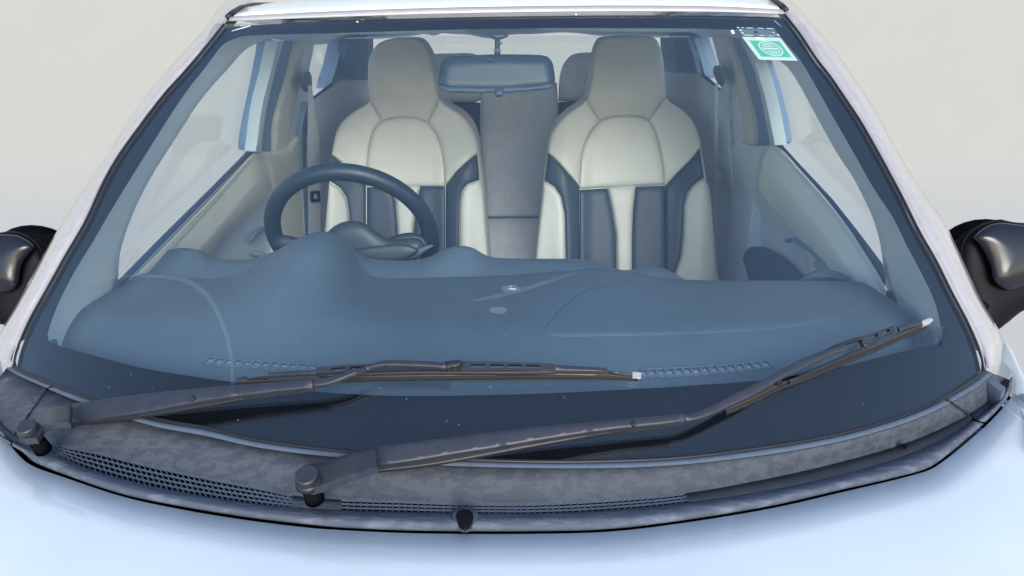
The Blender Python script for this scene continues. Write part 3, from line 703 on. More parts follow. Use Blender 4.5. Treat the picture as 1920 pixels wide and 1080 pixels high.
# ---- head lining
E = [(452, 62), (470, 68), (490, 74), (510, 73), (560, 80), (592, 84), (645, 77), (700, 74), (770, 68), (795, 64), (815, 67), (830, 62), (850, 64), (885, 66), (900, 70), (930, 73), (945, 72), (952, 66), (1000, 64), (1050, 61), (1080, 62), (1124, 67), (1180, 68), (1240, 71), (1301, 71), (1340, 70), (1380, 72), (1405, 76), (1430, 84), (1452, 80)]
e = crv(E, 110); A = []; B = []
top_i = crv([(450, 50), (640, 38), (960, 28), (1300, 28), (1450, 40)], 110)
sl_, sr_ = side(-1, .02), side(1, .02)
for i in range(110):
    q = e[i]
    if q[0] < 690:
        p = sl_(*q)
        if q[0] > 600: p = p*(1-(q[0]-600)/90)+ony(q[0], q[1], 2.62)*((q[0]-600)/90)
    elif q[0] > 1240:
        p = sr_(*q)
        if q[0] < 1330: p = p*((q[0]-1240)/90)+ony(q[0], q[1], 2.62)*(1-(q[0]-1240)/90)
    else: p = ony(q[0], q[1], 2.62)
    A.append(p); g_ = gl(*top_i[i]); B.append(g_-gnorm(g_)*.02)
rows = []
for k in range(13):
    t = k/12; rows.append([B[i]*(1-t)+A[i]*t+np.array([0, 0, .012*math.sin(math.pi*t)]) for i in range(110)])
hd = grid('head_lining', rows, 'liner', car, .006)
for pg in ([(620, 50), (880, 46), (884, 52), (870, 60), (640, 64), (622, 58)], [(1000, 44), (1300, 45), (1302, 54), (1280, 60), (1010, 57), (1000, 52)]):
    pillow('sun_visor', pg, lambda x, y: ony(x, y, .86), 'liner', car, .004, 5, .01, 10)

# ---- inner A-pillar trims: from the window opening to the glass edge
aLi = [(512, 73), (485, 80), (459, 94), (430, 126), (400, 159), (370, 196), (341, 241), (315, 281), (289, 322), (267, 362), (248, 404), (233, 445), (224, 482), (222, 519), (221, 547), (222, 590), (200, 660)]
aRi = [(1424, 104), (1459, 113), (1478, 128), (1500, 161), (1523, 203), (1549, 251), (1575, 296), (1598, 330), (1614, 360), (1635, 405), (1648, 446), (1654, 480), (1657, 506), (1663, 547), (1668, 600), (1690, 660)]
aLo = [(470, 50), (420, 66), (385, 98), (344, 150), (307, 205), (274, 256), (237, 316), (196, 384), (160, 440), (125, 500), (95, 553), (76, 600), (66, 640), (62, 690)]
aRo = [(1450, 40), (1480, 66), (1515, 108), (1540, 142), (1570, 195), (1596, 240), (1627, 292), (1656, 345), (1698, 409), (1722, 454), (1750, 510), (1774, 559), (1786, 604), (1790, 640), (1795, 690)]
for s, ai, ao in ((-1, aLi, aLo), (1, aRi, aRo)):
    N = 60; I_, O_ = crv(ai, N), crv(ao, N); rows = []; sf = side(s, .0)
    Ip = [sf(*q) for q in I_]; Op = [(lambda p: p-gnorm(p)*.012)(gl(*q)) for q in O_]
    # inner return of the trim, into the window opening
    rows.append([p+np.array([s*.03, .03, 0]) for p in Ip])
    for k in range(10):
        t = k/9; r_ = []
        for i in range(N):
            q = I_[i]*(1-t)+O_[i]*t; axi = (Ip[i]-CAM)@FW; axo = (Op[i]-CAM)@FW
            ax = axi*(1-t)+axo*t-.022*math.sin(math.pi*t)**.6*(1 if t < 1 else 0)*.9
            ax = max(ax, (gl(*q)-CAM)@FW+.014)
            r_.append(CAM+ray(*q)*ax)
        rows.append(r_)
    grid('pillar_trim', rows, 'trimp', car, .003)

# ---- cabin sides
def P(name, pts, s, off, m, h=.006, r=8, depth=.03, step=12, parent=None, spline='lin', base=None, **k):
    return pillow(name, pts, side(s, off), m, parent or car, h, r, depth, step, back=(0, 0, -1) if name in ('door_trim', 'door_top_pad', 'rear_door_trim', 'belt_seal') else (s, .15, 0), spline=spline, base=base, **k)
# left (picture) front door
dl = top_child('front_door', car, 'door beside the steering wheel')
P('door_trim', [(219, 552), (300, 468), (400, 366), (479, 281), (491, 284), (501, 300), (508, 330), (514, 371), (524, 430), (530, 540), (400, 560), (222, 600)], -1, .012, 'trimg', .006, 10, .05, 14, dl)
P('door_top_pad', arc([(222, 550), (260, 510), (300, 470), (345, 424), (400, 368), (445, 320), (478, 285), (490, 289), (500, 305), (502, 322), (492, 334), (470, 350), (442, 372), (420, 393), (405, 412), (396, 438), (394, 470), (390, 500), (330, 560), (250, 580)], 60), -1, .02, 'trimc', .028, 34, .05, 11, dl)
P('belt_seal', [(220, 527), (300, 446), (400, 347), (469, 277), (477, 279), (400, 357), (300, 458), (221, 539)], -1, .012, 'seal', .002, 3, .004, 8, dl)
P('belt_seal', [(221, 541), (300, 460), (400, 359), (477, 281), (480, 283), (400, 364), (300, 466), (221, 548)], -1, .012, 'jamb', .002, 3, .004, 8, dl)
P('door_pull', arc([(470, 452), (480, 436), (500, 425), (528, 423), (528, 428), (502, 431), (484, 441), (474, 454)], 20), -1, .035, 'trimd', .004, 4, .01, 6, dl)
# window seal, painted door edge, dark gap, belt pillar
edge1 = [(506, 74), (494, 140), (484, 186), (475, 227), (469, 262), (468, 280)]
cy1 = [(521, 76), (508, 134), (495, 182), (487, 225), (483, 260), (479, 284)]; cy2 = [(532, 76), (518, 127), (503, 190), (496, 228), (492, 262), (491, 286)]
cr1 = [(558, 78), (548, 120), (540, 153), (530, 182), (523, 208), (517, 240), (516, 290)]; cr2 = [(574, 78), (564, 130), (558, 170), (551, 208), (545, 250), (540, 290)]
P('door_frame_seal', arc(edge1, 14)+arc(cy1[::-1], 14), -1, .012, 'trimd', .006, 5, .03, 8, dl)
P('painted_door_edge', arc(cy1, 14)+arc(cy2[::-1], 14), -1, .034, 'jamb', .004, 4, .03, 8, dl)
bl = top_child('door_pillar', car)
P('pillar_seal', arc(cy2, 14)+arc(cr1[::-1], 14), -1, .016, 'trimd', .008, 9, .04, 8, bl)
P('upper_cover', arc(cr1, 14)+arc(cr2[::-1], 14), -1, .03, 'trimc', .012, 9, .05, 8, bl)
P('inner_face', arc(cr2, 14)+[(548, 300), (575, 300), (582, 200), (580, 130), (589, 84)], -1, .030, 'trimg', .004, 8, .05, 10, bl)
P('lower_cover', arc([(499, 284), (516, 285), (534, 282), (548, 272), (556, 262), (566, 250), (576, 262), (580, 330), (582, 400), (584, 520), (530, 520), (524, 430), (516, 371), (509, 326), (503, 298)], 50), -1, .04, 'trimc', .02, 20, .06, 10, bl)
P('dark_slot', [(566, 240), (577, 190), (577, 300), (583, 420), (584, 500), (572, 440), (567, 330)], -1, .05, 'trimd', .004, 5, .02, 8, bl)
# rear door, its frame and trim
rl = top_child('rear_door', car)
P('door_frame', [(644, 74), (700, 72), (700, 150), (664, 150), (640, 156), (619, 166), (622, 152), (632, 122)], -1, .01, 'trimd', .006, 8, .05, 12, rl)
P('belt_seal', [(568, 196), (586, 182), (605, 167), (620, 155), (625, 160), (607, 172), (588, 187), (570, 202)], -1, .012, 'seal', .003, 3, .03, 6, rl)
P('rear_door_trim', arc([(566, 205), (586, 188), (610, 171), (637, 155), (650, 151), (668, 148), (692, 150), (705, 152)], 20)+[(708, 250), (708, 560), (560, 560), (560, 300)], -1, .02, 'trimg', .03, 30, .06, 13, rl)
P('quarter_trim', [(652, 76), (690, 76), (690, 150), (650, 148), (646, 120)], -1, .03, 'seal', .003, 6, .03, 10, rl)
# seat belt, left
bt = top_child('seat_belt', car, 'belt on the pillar beside the steering wheel')
pb = side(-1, .075)
pillow('webbing', [(577, 160), (585, 162), (587, 178), (592, 220), (599, 260), (601, 330), (602, 440), (604, 520), (582, 520), (578, 440), (577, 330), (576, 260), (578, 200)], pb, 'grey', bt, .001, 4, .002, 8, spline='lin')
pillow('belt_guide', [(563, 158), (567, 145), (573, 134), (580, 133), (584, 142), (585, 160), (581, 172), (574, 173), (566, 168)], side(-1, .06), 'dash2', bt, .012, 7, .02, 5)
o_ = [(582, 359), (599, 358), (600, 378), (583, 379)]; i_ = [(587, 363), (595, 362.5), (596, 373), (588, 374)]
A = [side(-1, .08)(*q) for q in o_]; B = [side(-1, .08)(*q) for q in i_]; bk = np.array([0, .006, 0])
V = A+B+[p+bk for p in A]+[p+bk for p in B]
mk('belt_tongue', V, [(i, (i+1) % 4, 4+(i+1) % 4, 4+i) for i in range(4)]+[(8+i, 12+i, 12+(i+1) % 4, 8+(i+1) % 4) for i in range(4)]+[(i, 8+i, 8+(i+1) % 4, (i+1) % 4) for i in range(4)]+[(4+i, 4+(i+1) % 4, 12+(i+1) % 4, 12+i) for i in range(4)], 'white', bt, False)
# right (picture) front door
dr = top_child('front_door', car, 'door beside the passenger seat')
P('door_trim', [(1432, 272), (1456, 271), (1560, 384), (1663, 548), (1660, 600), (1400, 560), (1404, 520), (1407, 460), (1415, 383), (1419, 326), (1423, 297)], 1, .012, 'trimg', .006, 10, .05, 14, dr)
P('door_top_pad', arc([(1434, 276), (1456, 273), (1500, 318), (1560, 386), (1610, 455), (1662, 545), (1650, 560), (1580, 545), (1532, 500), (1522, 435), (1503, 399), (1476, 366), (1444, 335), (1426, 306)], 50), 1, .02, 'trimp', .026, 30, .05, 11, dr)
P('belt_seal', [(1458, 262), (1500, 308), (1560, 372), (1610, 435), (1655, 495), (1661, 520), (1661, 534), (1610, 453), (1556, 381), (1500, 320), (1456, 272)], 1, .012, 'seal', .002, 3, .004, 8, dr)
P('door_speaker', arc([(1393, 487), (1397, 471), (1408, 463), (1422, 464), (1440, 473), (1458, 486), (1478, 507), (1494, 528), (1480, 545), (1410, 545), (1400, 510), (1393, 487)], 40)[:-1], 1, .05, 'seal', .006, 8, .02, 8, dr)
P('door_pull', arc([(1470, 450), (1482, 445), (1500, 452), (1520, 466), (1548, 495), (1544, 498), (1516, 472), (1498, 458), (1482, 451), (1473, 455)], 24), 1, .05, 'trimd', .004, 3, .01, 6, dr)
P('door_release', arc([(1525, 492), (1531, 487), (1541, 497), (1548, 506), (1538, 508), (1528, 502)], 14), 1, .055, 'clip', .004, 4, .01, 4, dr)
edge1 = [(1420, 100), (1437, 154), (1450, 198), (1460, 250), (1463, 266)]
cy2 = [(1400, 78), (1420, 133), (1433, 176), (1442, 215), (1449, 250), (1453, 272)]; cy1 = [(1388, 74), (1411, 124), (1424, 170), (1433, 212), (1440, 250), (1444, 274)]
cr2 = [(1362, 66), (1379, 111), (1396, 170), (1405, 200), (1411, 226), (1413, 250), (1412, 276)]; cr1 = [(1350, 66), (1363, 106), (1377, 161), (1387, 198), (1393, 235), (1396, 276)]
P('door_frame_seal', arc(edge1, 14)+arc(cy2[::-1], 14), 1, .012, 'trimd', .006, 5, .03, 8, dr)
P('painted_door_edge', arc(cy2, 14)+arc(cy1[::-1], 14), 1, .034, 'jamb', .004, 4, .03, 8, dr)
brr = top_child('door_pillar', car)
P('pillar_seal', arc(cy1, 14)+arc(cr2[::-1], 14), 1, .016, 'trimd', .008, 9, .04, 8, brr)
P('upper_cover', arc(cr2, 14)+arc(cr1[::-1], 14), 1, .03, 'trimc', .012, 9, .05, 8, brr)
P('inner_face', arc(cr1, 14)+[(1388, 300), (1352, 300), (1352, 180), (1348, 119), (1335, 70)], 1, .03, 'trimg', .004, 8, .05, 10, brr)
P('lower_cover', arc([(1430, 273), (1412, 275), (1398, 272), (1388, 262), (1378, 262), (1368, 300), (1366, 400), (1360, 530), (1404, 530), (1407, 460), (1415, 383), (1419, 326), (1424, 297)], 50), 1, .04, 'trimg', .02, 18, .06, 10, brr)
rr_ = top_child('rear_door', car)
P('door_frame', [(1238, 70), (1300, 70), (1313, 109), (1321, 139), (1322, 146), (1310, 142), (1290, 142), (1240, 140)], 1, .01, 'trimd', .006, 8, .05, 12, rr_)
P('belt_seal', [(1317, 137), (1331, 147), (1345, 160), (1366, 180), (1362, 186), (1343, 168), (1329, 154), (1314, 143)], 1, .012, 'seal', .003, 3, .03, 6, rr_)
P('rear_door_trim', arc([(1238, 132), (1260, 136), (1285, 138), (1312, 142), (1330, 155), (1350, 170), (1372, 188)], 20)+[(1380, 300), (1375, 560), (1225, 560), (1225, 300)], 1, .02, 'trimg', .03, 30, .06, 13, rr_)
P('quarter_trim', [(1262, 72), (1288, 72), (1300, 105), (1308, 138), (1272, 134), (1268, 100)], 1, .03, 'seal', .003, 6, .03, 10, rr_)
bt = top_child('seat_belt', car, 'belt on the pillar beside the passenger seat')
pillow('webbing', [(1340, 155), (1346, 157), (1346, 240), (1345, 320), (1345, 420), (1345, 520), (1339, 520), (1339, 420), (1339, 320), (1340, 240)], side(1, .075), 'grey', bt, .001, 3, .002, 8, spline='lin')
pillow('belt_guide', [(1348, 122), (1339, 124), (1336, 132), (1339, 141), (1342, 150), (1350, 162), (1357, 161), (1360, 150), (1358, 139), (1353, 128)], side(1, .06), 'dash2', bt, .012, 7, .02, 5)
pillow('belt_tongue', [(1336, 330), (1341, 321), (1350, 320), (1354, 328), (1350, 340), (1342, 345), (1337, 340)], side(1, .085), 'trimc', bt, .006, 5, .008, 4)
# side glass panes
for s in (-1, 1):
    for y0, y1 in ((.36, 1.36), (1.42, 2.3)):
        rows = [[(s*(SX(z)+.012), y0+(y1-y0)*k/8+(.62*(z-.86) if y0 < 1 else 0)*(1-k/8), z) for k in range(9)] for z in np.linspace(.86, 1.40, 8)]
        grid('side_window', rows, 'sideglass', car, .0035)
    # upper door frame rail
    grid('door_top_rail', [[(s*(SX(z)+.014), y, z+.012*math.sin((y-.7)*1.5)) for y in np.linspace(1.15, 2.6, 20)] for z in (1.375, 1.395, 1.41)], 'pillar', car, .012)

# ---- rear-view mirror
rm = top_child('rear_view_mirror', car)
axm = (gl(932, 137)-CAM)@FW+.075
pm = lambda x, y: at(x, y, axm)
pillow('mirror_housing', [(823, 137), (827, 118), (833, 110), (846, 106), (880, 104), (921, 102), (967, 102), (1010, 103), (1026, 106), (1035, 115), (1038, 127), (1041, 149), (1039, 160), (1031, 166), (999, 170), (942, 174), (889, 174), (837, 172), (826, 166), (821, 154)], pm, 'rvm', rm, .022, 16, .022, 8)
pillow('bottom_edge', [(824, 160), (850, 163), (925, 164), (1000, 161), (1036, 155), (1038, 161), (1030, 166), (999, 170), (942, 174), (889, 174), (837, 172), (827, 167)], lambda x, y: at(x, y, axm-.021), 'navy', rm, .002, 4, .01, 7, spline='lin')
pillow('dip_lever', [(927, 166), (944, 166), (944, 178), (941, 182), (930, 182), (927, 178)], lambda x, y: at(x, y, axm-.024), 'navy', rm, .003, 3, .012, 5, spline='lin')
pillow('mirror_stem', [(927, 70), (938, 70), (937, 92), (939, 106), (926, 106), (928, 92)], lambda x, y: at(x, y, axm+.004), 'rvm', rm, .006, 5, .012, 5, spline='lin')
pillow('stem_collar', [(926, 92), (939, 92), (939, 97), (926, 97)], lambda x, y: at(x, y, axm-.003), 'navy', rm, .002, 3, .016, 5, spline='lin')
pillow('stem_mount', [(915, 66), (925, 62), (945, 62), (955, 66), (948, 71), (938, 74), (926, 74)], lambda x, y: at(x, y, axm+.02), 'rvm', rm, .006, 5, .012, 5)
tube('dome_screw', [at(918, 112, axm-.021), at(918, 112, axm-.026)], .0035, 'navy', rm, 12)
tube('dome_screw', [at(939, 81, axm-.0), at(939, 81, axm-.01)], .0028, 'seal', rm, 12)

# ---- door mirrors
def dmirror(outl, cap, foot, s, lab):
    m_ = top_child('door_mirror', car, lab)
    sf = lambda x, y: at(x, y, 1.46)
    pillow('housing', outl, sf, 'mirror_base', m_, .022, 40, .10, 11)
    pillow('gloss_cap', cap, lambda x, y: at(x, y, 1.428), 'mirror_cap', m_, .022, 56, .03, 6)
    c = np.mean([sf(*q) for q in outl], axis=0)+np.array([0, .115, .01])
    prism('mirror_glass', [c+np.array([.085*math.cos(a), 0, .055*math.sin(a)]) for a in np.linspace(0, 2*math.pi, 24, endpoint=False)], [c+np.array([.085*math.cos(a), .004, .055*math.sin(a)]) for a in np.linspace(0, 2*math.pi, 24, endpoint=False)], 'mirror_glass', m_)
    tube('mirror_foot', [np.array([s*.715, .50, .905]), np.array([s*.77, .50, .905]), at(foot[2], foot[3], 1.49)], [.034, .028, .024], 'mirror_base', m_, 14, flat=.6)
    return m_
rmr = dmirror([(1802, 476), (1804, 459), (1816, 438), (1835, 423), (1859, 414), (1876, 411), (1888, 414), (1905, 417), (1940, 419), (1985, 425), (2020, 450), (2035, 490), (2030, 530), (2005, 556), (1960, 572), (1920, 582), (1905, 592), (1888, 606), (1862, 622), (1838, 600), (1812, 540), (1802, 505)],
        [(1824, 446), (1840, 431), (1862, 420), (1885, 418), (1905, 421), (1940, 423), (1985, 430), (2015, 455), (2028, 490), (2015, 512), (1975, 524), (1920, 536), (1905, 541), (1888, 544), (1869, 534), (1861, 522), (1857, 500), (1847, 476), (1835, 456)], (1840, 600, 1880, 570), 1, 'black door mirror at the right edge of the photo')
dmirror([(80, 478), (76, 465), (62, 449), (44, 438), (22, 433), (0, 436), (-40, 442), (-85, 460), (-112, 490), (-110, 530), (-85, 565), (-45, 590), (-10, 604), (8, 609), (28, 600), (48, 569), (74, 520), (86, 490)],
        [(31, 441), (50, 450), (63, 462), (52, 478), (41, 495), (37, 512), (35, 530), (28, 541), (14, 547), (0, 547), (-40, 540), (-85, 520), (-102, 495), (-85, 468), (-40, 448), (0, 440)], (40, 590, -5, 565), -1, 'black door mirror at the left edge of the photo')

# ---- wipers
def nb(p): return -gnorm(march(GF, *proj(p)[:2]))
def wsurf(h):
    def f(px, py):
        p = march(lambda q: GF(q)+h*1.22, px, py); return p
    return f
def W(name, pts, h, m, parent, depth=.004, hh=.0015, r=4, step=9, spline='lin', base=None, **k):
    return pillow(name, pts, wsurf(h), m, parent, hh, r, depth, step, back=(0, .57, -.82), spline=spline, base=base, **k)
def lerp_poly(tp, bt_, n=26): return arc(tp, n)+arc(bt_, n)[::-1]
def wiper(lab): return top_child('wiper', car, lab)
w1 = wiper('short wiper arm pivoting at the left corner of the cowl')
hz = lambda px, py: onz(px, py, .935)
# pivot
def pivot(c, r, zc, parent):
    p = onz(*c, zc); ax = np.array([0, -.40, .91]); ax /= np.linalg.norm(ax)
    o_ = tube('pivot_cap', [p-ax*.016, p-ax*.0012, p], [r*1.0, r, r*.9], 'wiper', parent, 26, up=(1, 0, 0))
    md_ = o_.modifiers.new('es', 'EDGE_SPLIT'); md_.split_angle = math.radians(40)
    tube('pivot_collar', [p-ax*.017, p-ax*.010], [r*1.2, r*1.12], 'wiper_d', parent, 26, up=(1, 0, 0))
    tube('spindle', [p-ax*.05, p-ax*.03], [r*.9, r*.8], 'well', parent, 20, up=(1, 0, 0))  # blackened to paint the shaded hollow under the head
    return p
PZ = .93
pivot((48, 798), .0115, PZ, w1)
head1 = [(37, 819), (35, 806), (46, 792), (74, 787), (78, 780), (82, 772), (90, 766), (115, 761), (122, 760), (134, 759), (131, 793), (109, 794), (92, 799), (80, 805), (74, 815), (69, 823), (46, 824)]
pillow('arm_head', head1, lambda x, y: onz(x, y, PZ-.014+.02*sm((x-60)/50)), 'wiper', w1, .004, 6, .007, 7, back=(0, .2, -1), spline='lin')
W('hinge_pin', [(122, 759), (131, 757), (130, 795), (121, 795)], .039, 'wiper_d', w1, .012, .002, 3, 6)
ct = [(134, 757), (233, 743), (350, 730), (467, 720), (585, 711)]; cb = [(132, 793), (200, 784), (272, 773), (389, 751), (505, 736), (586, 727)]
ch = W('arm_channel', lerp_poly(ct, cb, 30), .046, 'wiper', w1, .011, .002, 5, 9)
W('arm_flange', lerp_poly([(x, y-2) for x, y in cb], [(134, 797), (200, 791), (272, 780), (389, 761), (505, 740), (586, 729)], 30), .036, 'wiper_d', w1, .004, .001, 3, 8)  # darker strip paints the shade on the side wall of the channel
W('rivet', arc([(354, 746), (360, 740), (366, 746), (360, 752), (354, 746)], 12)[:-1], .050, 'wiper_d', w1, .004, .002, 4, 4)
rt = [(586, 712), (618, 707), (660, 694), (691, 685), (712, 677), (728, 675), (774, 676), (803, 677), (835, 680)]; rb = [(587, 725), (614, 721), (630, 716), (670, 700), (701, 689), (720, 686), (774, 687), (803, 688), (836, 691)]
W('arm_rod', lerp_poly(rt, rb, 30), .040, 'wiper', w1, .004, .0015, 4, 8)
W('hook_joint', [(833, 678), (862, 674), (868, 679), (862, 686), (838, 692)], .031, 'wiper_d', w1, .008, .003, 5, 6)
def holed(name, ptop, pbot, slots, h, m, parent, thick=.003):
    """a lever plate with real slots: built as cells between the top and bottom edge, leaving holes"""
    xs_ = sorted(set([ptop[0][0], ptop[-1][0]]+[v for s_ in slots for v in s_[:2]]+list(np.linspace(ptop[0][0], ptop[-1][0], 16))))
    tp = crv(ptop, 60); bt_ = crv(pbot, 60); sf = wsurf(h); V, Fc = [], []
    vf = [0, .28, .72, 1]
    idx = {}
    def vid(i, j):
        if (i, j) not in idx:
            x = xs_[i]; yt = np.interp(x, tp[:, 0], tp[:, 1]); yb = np.interp(x, bt_[:, 0], bt_[:, 1])
            idx[(i, j)] = len(V); V.append(sf(x, yt+(yb-yt)*vf[j]))
        return idx[(i, j)]
    for i in range(len(xs_)-1):
        xm = (xs_[i]+xs_[i+1])/2; hole = any(a < xm < b for a, b in slots)
        for j in range(3):
            if hole and j == 1: continue
            Fc.append((vid(i, j), vid(i+1, j), vid(i+1, j+1), vid(i, j+1)))
    Fc = orient(V, Fc); o = mk(name, V, Fc, m, parent, False)
    md = o.modifiers.new('s', 'SOLIDIFY'); md.thickness = thick; md.offset = -1
    return o
bl1 = top_child('wiper_blade', w1)
holed('bridge', [(594, 688), (649, 684), (712, 681), (790, 678)], [(595, 701), (653, 697), (712, 694), (790, 692)], [(621, 647), (656, 682), (724, 750)], .022, 'wiper', bl1, .006)
holed('bridge', [(864, 677), (937, 678), (1000, 680), (1041, 682)], [(864, 694), (937, 694), (1000, 694), (1041, 695)], [(882, 909), (918, 944), (952, 979), (986, 1012)], .022, 'wiper', bl1, .006)
W('bridge_side', [(594, 700), (660, 696), (790, 691), (866, 693), (1041, 694), (1041, 699), (940, 700), (800, 700), (700, 702), (600, 706)], .016, 'wiper_d', bl1, .010, .001, 3, 9)
W('yoke', lerp_poly([(502, 698), (548, 696), (593, 694)], [(502, 706), (548, 703), (593, 701)], 8), .017, 'wiper', bl1, .005, .001, 3, 7)
W('yoke', lerp_poly([(464, 710), (484, 706), (502, 705)], [(464, 712), (484, 710), (502, 709)], 6), .013, 'wiper_d', bl1, .004, .001, 3, 6)
W('yoke', lerp_poly([(1042, 684), (1090, 687), (1139, 690)], [(1042, 695), (1090, 696), (1138, 697)], 8), .017, 'wiper', bl1, .005, .001, 3, 7)
W('yoke', lerp_poly([(1139, 694), (1160, 696), (1185, 700)], [(1139, 697), (1160, 700), (1185, 703)], 6), .013, 'wiper', bl1, .004, .001, 3, 6)
W('spine', lerp_poly([(458, 713), (640, 704), (800, 701), (1040, 699), (1140, 701), (1190, 705)], [(458, 717), (640, 708), (800, 705), (1040, 702.5), (1140, 704), (1190, 707)], 40), .010, 'brass', bl1, .003, .0005, 2, 8)
W('rubber', lerp_poly([(450, 717), (640, 707.5), (800, 704.5), (1040, 702), (1140, 704), (1196, 706)], [(452, 722), (640, 713), (800, 709.5), (1040, 707), (1140, 708), (1197, 711)], 40), .006, 'rubber', bl1, .006, .0005, 2, 8)
W('end_clip', [(442, 710), (452, 706), (463, 706), (464, 713), (458, 717), (444, 717)], .013, 'wiper', bl1, .006, .001, 3, 5)
W('end_clip', [(1186, 697), (1203, 699), (1202, 707), (1186, 706)], .013, 'clip', bl1, .006, .001, 3, 5)

w2 = wiper('long wiper arm pivoting near the middle of the cowl')
pivot((574, 889), .0125, PZ-.003, w2)
head2 = [(554, 889), (564, 877), (576, 870), (590, 870), (605, 869), (636, 856), (667, 846), (686, 843), (693, 839), (706, 838), (708, 876), (693, 880), (674, 886), (648, 894), (624, 904), (602, 912), (585, 916), (569, 915), (557, 904)]
pillow('arm_head', head2, lambda x, y: onz(x, y, PZ-.017+.022*sm((x-600)/70)), 'wiper', w2, .004, 7, .008, 8, back=(0, .2, -1), spline='lin')
W('hinge_pin', [(694, 838), (704, 836), (704, 878), (694, 880)], .045, 'wiper_d', w2, .012, .002, 3, 6)
ct = [(706, 838), (780, 828), (851, 819), (915, 811), (1029, 798), (1144, 788), (1240, 779), (1283, 775)]; cb = [(708, 874), (780, 864), (851, 852), (915, 842), (1029, 823), (1144, 806), (1240, 796), (1284, 790)]
W('arm_channel', lerp_poly(ct, cb, 40), .052, 'wiper', w2, .012, .002, 5, 10)
W('arm_flange', lerp_poly([(x, y-2) for x, y in cb], [(708, 884), (780, 876), (851, 865), (915, 853), (1029, 832), (1144, 812), (1240, 799), (1284, 792)], 30), .042, 'wiper_d', w2, .004, .001, 3, 8)  # side wall of the channel, its shade painted with a darker colour
W('rivet', arc([(1182, 794), (1188, 788), (1194, 794), (1188, 800), (1182, 794)], 12)[:-1], .056, 'wiper_d', w2, .004, .002, 4, 4)
rt = [(1284, 779), (1302, 774), (1331, 762), (1375, 739), (1419, 718), (1462, 695), (1506, 672), (1550, 656), (1583, 646)]; rb = [(1286, 789), (1300, 788), (1327, 780), (1375, 758), (1419, 737), (1462, 711), (1506, 690), (1550, 668), (1588, 654)]
W('arm_rod', lerp_poly(rt, rb, 36), .044, 'wiper', w2, .005, .0015, 5, 8)
bl2 = top_child('wiper_blade', w2)
W('bridge', lerp_poly([(1541, 659), (1570, 645), (1600, 634), (1617, 630)], [(1545, 664), (1574, 650), (1602, 639), (1618, 635)], 10), .022, 'wiper_d', bl2, .006, .001, 3, 6)
W('bridge', lerp_poly([(1480, 712), (1540, 685), (1590, 662), (1630, 645)], [(1482, 717), (1542, 690), (1592, 668), (1631, 650)], 14), .018, 'wiper_d', bl2, .006, .001, 3, 6)
holed('bridge_plate', [(1617, 630), (1645, 620), (1678, 609)], [(1629, 644), (1655, 631), (1686, 618)], [(1630, 1646+.0), (1655, 1668)], .022, 'wiper', bl2, .006)
W('bridge_joint', [(1612, 633), (1617, 631), (1630, 643), (1628, 650), (1620, 648)], .02, 'wiper_d', bl2, .008, .001, 3, 5)
W('yoke', lerp_poly([(1683, 611), (1705, 604), (1728, 601)], [(1688, 620), (1708, 612), (1730, 608)], 8), .018, 'wiper', bl2, .005, .001, 3, 6)
W('yoke', lerp_poly([(1366, 760), (1400, 741), (1450, 716)], [(1368, 764), (1402, 746), (1452, 721)], 10), .014, 'wiper', bl2, .005, .001, 3, 6)
W('claw', [(1455, 713), (1466, 710), (1468, 720), (1458, 722)], .014, 'wiper_d', bl2, .008, .001, 3, 5)
sp = [(1360, 765), (1410, 744), (1462, 718), (1506, 702), (1550, 684), (1590, 667), (1635, 648), (1690, 624), (1733, 606)]
W('spine', lerp_poly(sp, [(x+1.5, y+4) for x, y in sp], 40), .010, 'brass', bl2, .003, .0005, 2, 8)
W('rubber', lerp_poly([(x+1, y+4) for x, y in sp], [(x+3, y+10) for x, y in sp], 40), .006, 'rubber', bl2, .006, .0005, 2, 8)
W('end_clip', [(1728, 602), (1742, 596), (1747, 596), (1750, 600), (1746, 604), (1731, 610)], .014, 'clip', bl2, .006, .001, 3, 5)

# ---- sticker and marks on the glass (inside face)
def flatp(name, pts, off, m, parent, th=.0004, lin=True):
    A = [(lambda p: p-gnorm(p)*off)(gl(*q)) for q in pts]; B = [p-gnorm(p)*th for p in A]
    o = prism(name, A, B, m, parent); o.data.polygons.foreach_set('use_smooth', [False]*len(o.data.polygons)); return o
stk = top_child('sticker', wind, 'green and white square sticker in the upper corner of the windscreen')
IN = -.0005
def qd(o, u, v, A=(1391, 69), B=(1463, 71), Cc=(1423, 112), D=(1496, 114)):   # sticker coordinates to picture
    A, B, Cc, D = map(np.array, (A, B, Cc, D)); return tuple(A*(1-u)*(1-v)+B*u*(1-v)+Cc*(1-u)*v+D*u*v)
def sub(u0, v0, u1, v1, n=4): 
    e_ = [(u0+(u1-u0)*k/n, v0) for k in range(n)]+[(u1, v0+(v1-v0)*k/n) for k in range(n)]+[(u1-(u1-u0)*k/n, v1) for k in range(n)]+[(u0, v1-(v1-v0)*k/n) for k in range(n)]
    return [qd(0, *q) for q in e_]
def film(name, pts, lvl, m): 
    # printed film stuck on the outer face of the glass; each print layer is a hair thicker
    A = [(lambda p: p+gnorm(p)*(.0003+.00025*lvl))(gl(*q)) for q in pts]; B = [p-gnorm(p)*.00025 for p in A]
    return prism(name, A, B, m, wind)
def ring_f(name, cu, cv, ru, rv_, wdt, lvl, m, n=28):
    V = []; 
    for rr_, in ((1,), (1-wdt,)):
        for k in range(n):
            a = 2*math.pi*k/n; p = gl(*qd(0, cu+ru*rr_*math.cos(a), cv+rv_*rr_*math.sin(a))); V.append(p+gnorm(p)*(.0003+.00025*lvl))
    Fc = [(k, (k+1) % n, n+(k+1) % n, n+k) for k in range(n)]
    o = mk(name, V, Fc, m, wind, False); md = o.modifiers.new('s', 'SOLIDIFY'); md.thickness = .00024; return o
bpy.data.objects.remove(stk)
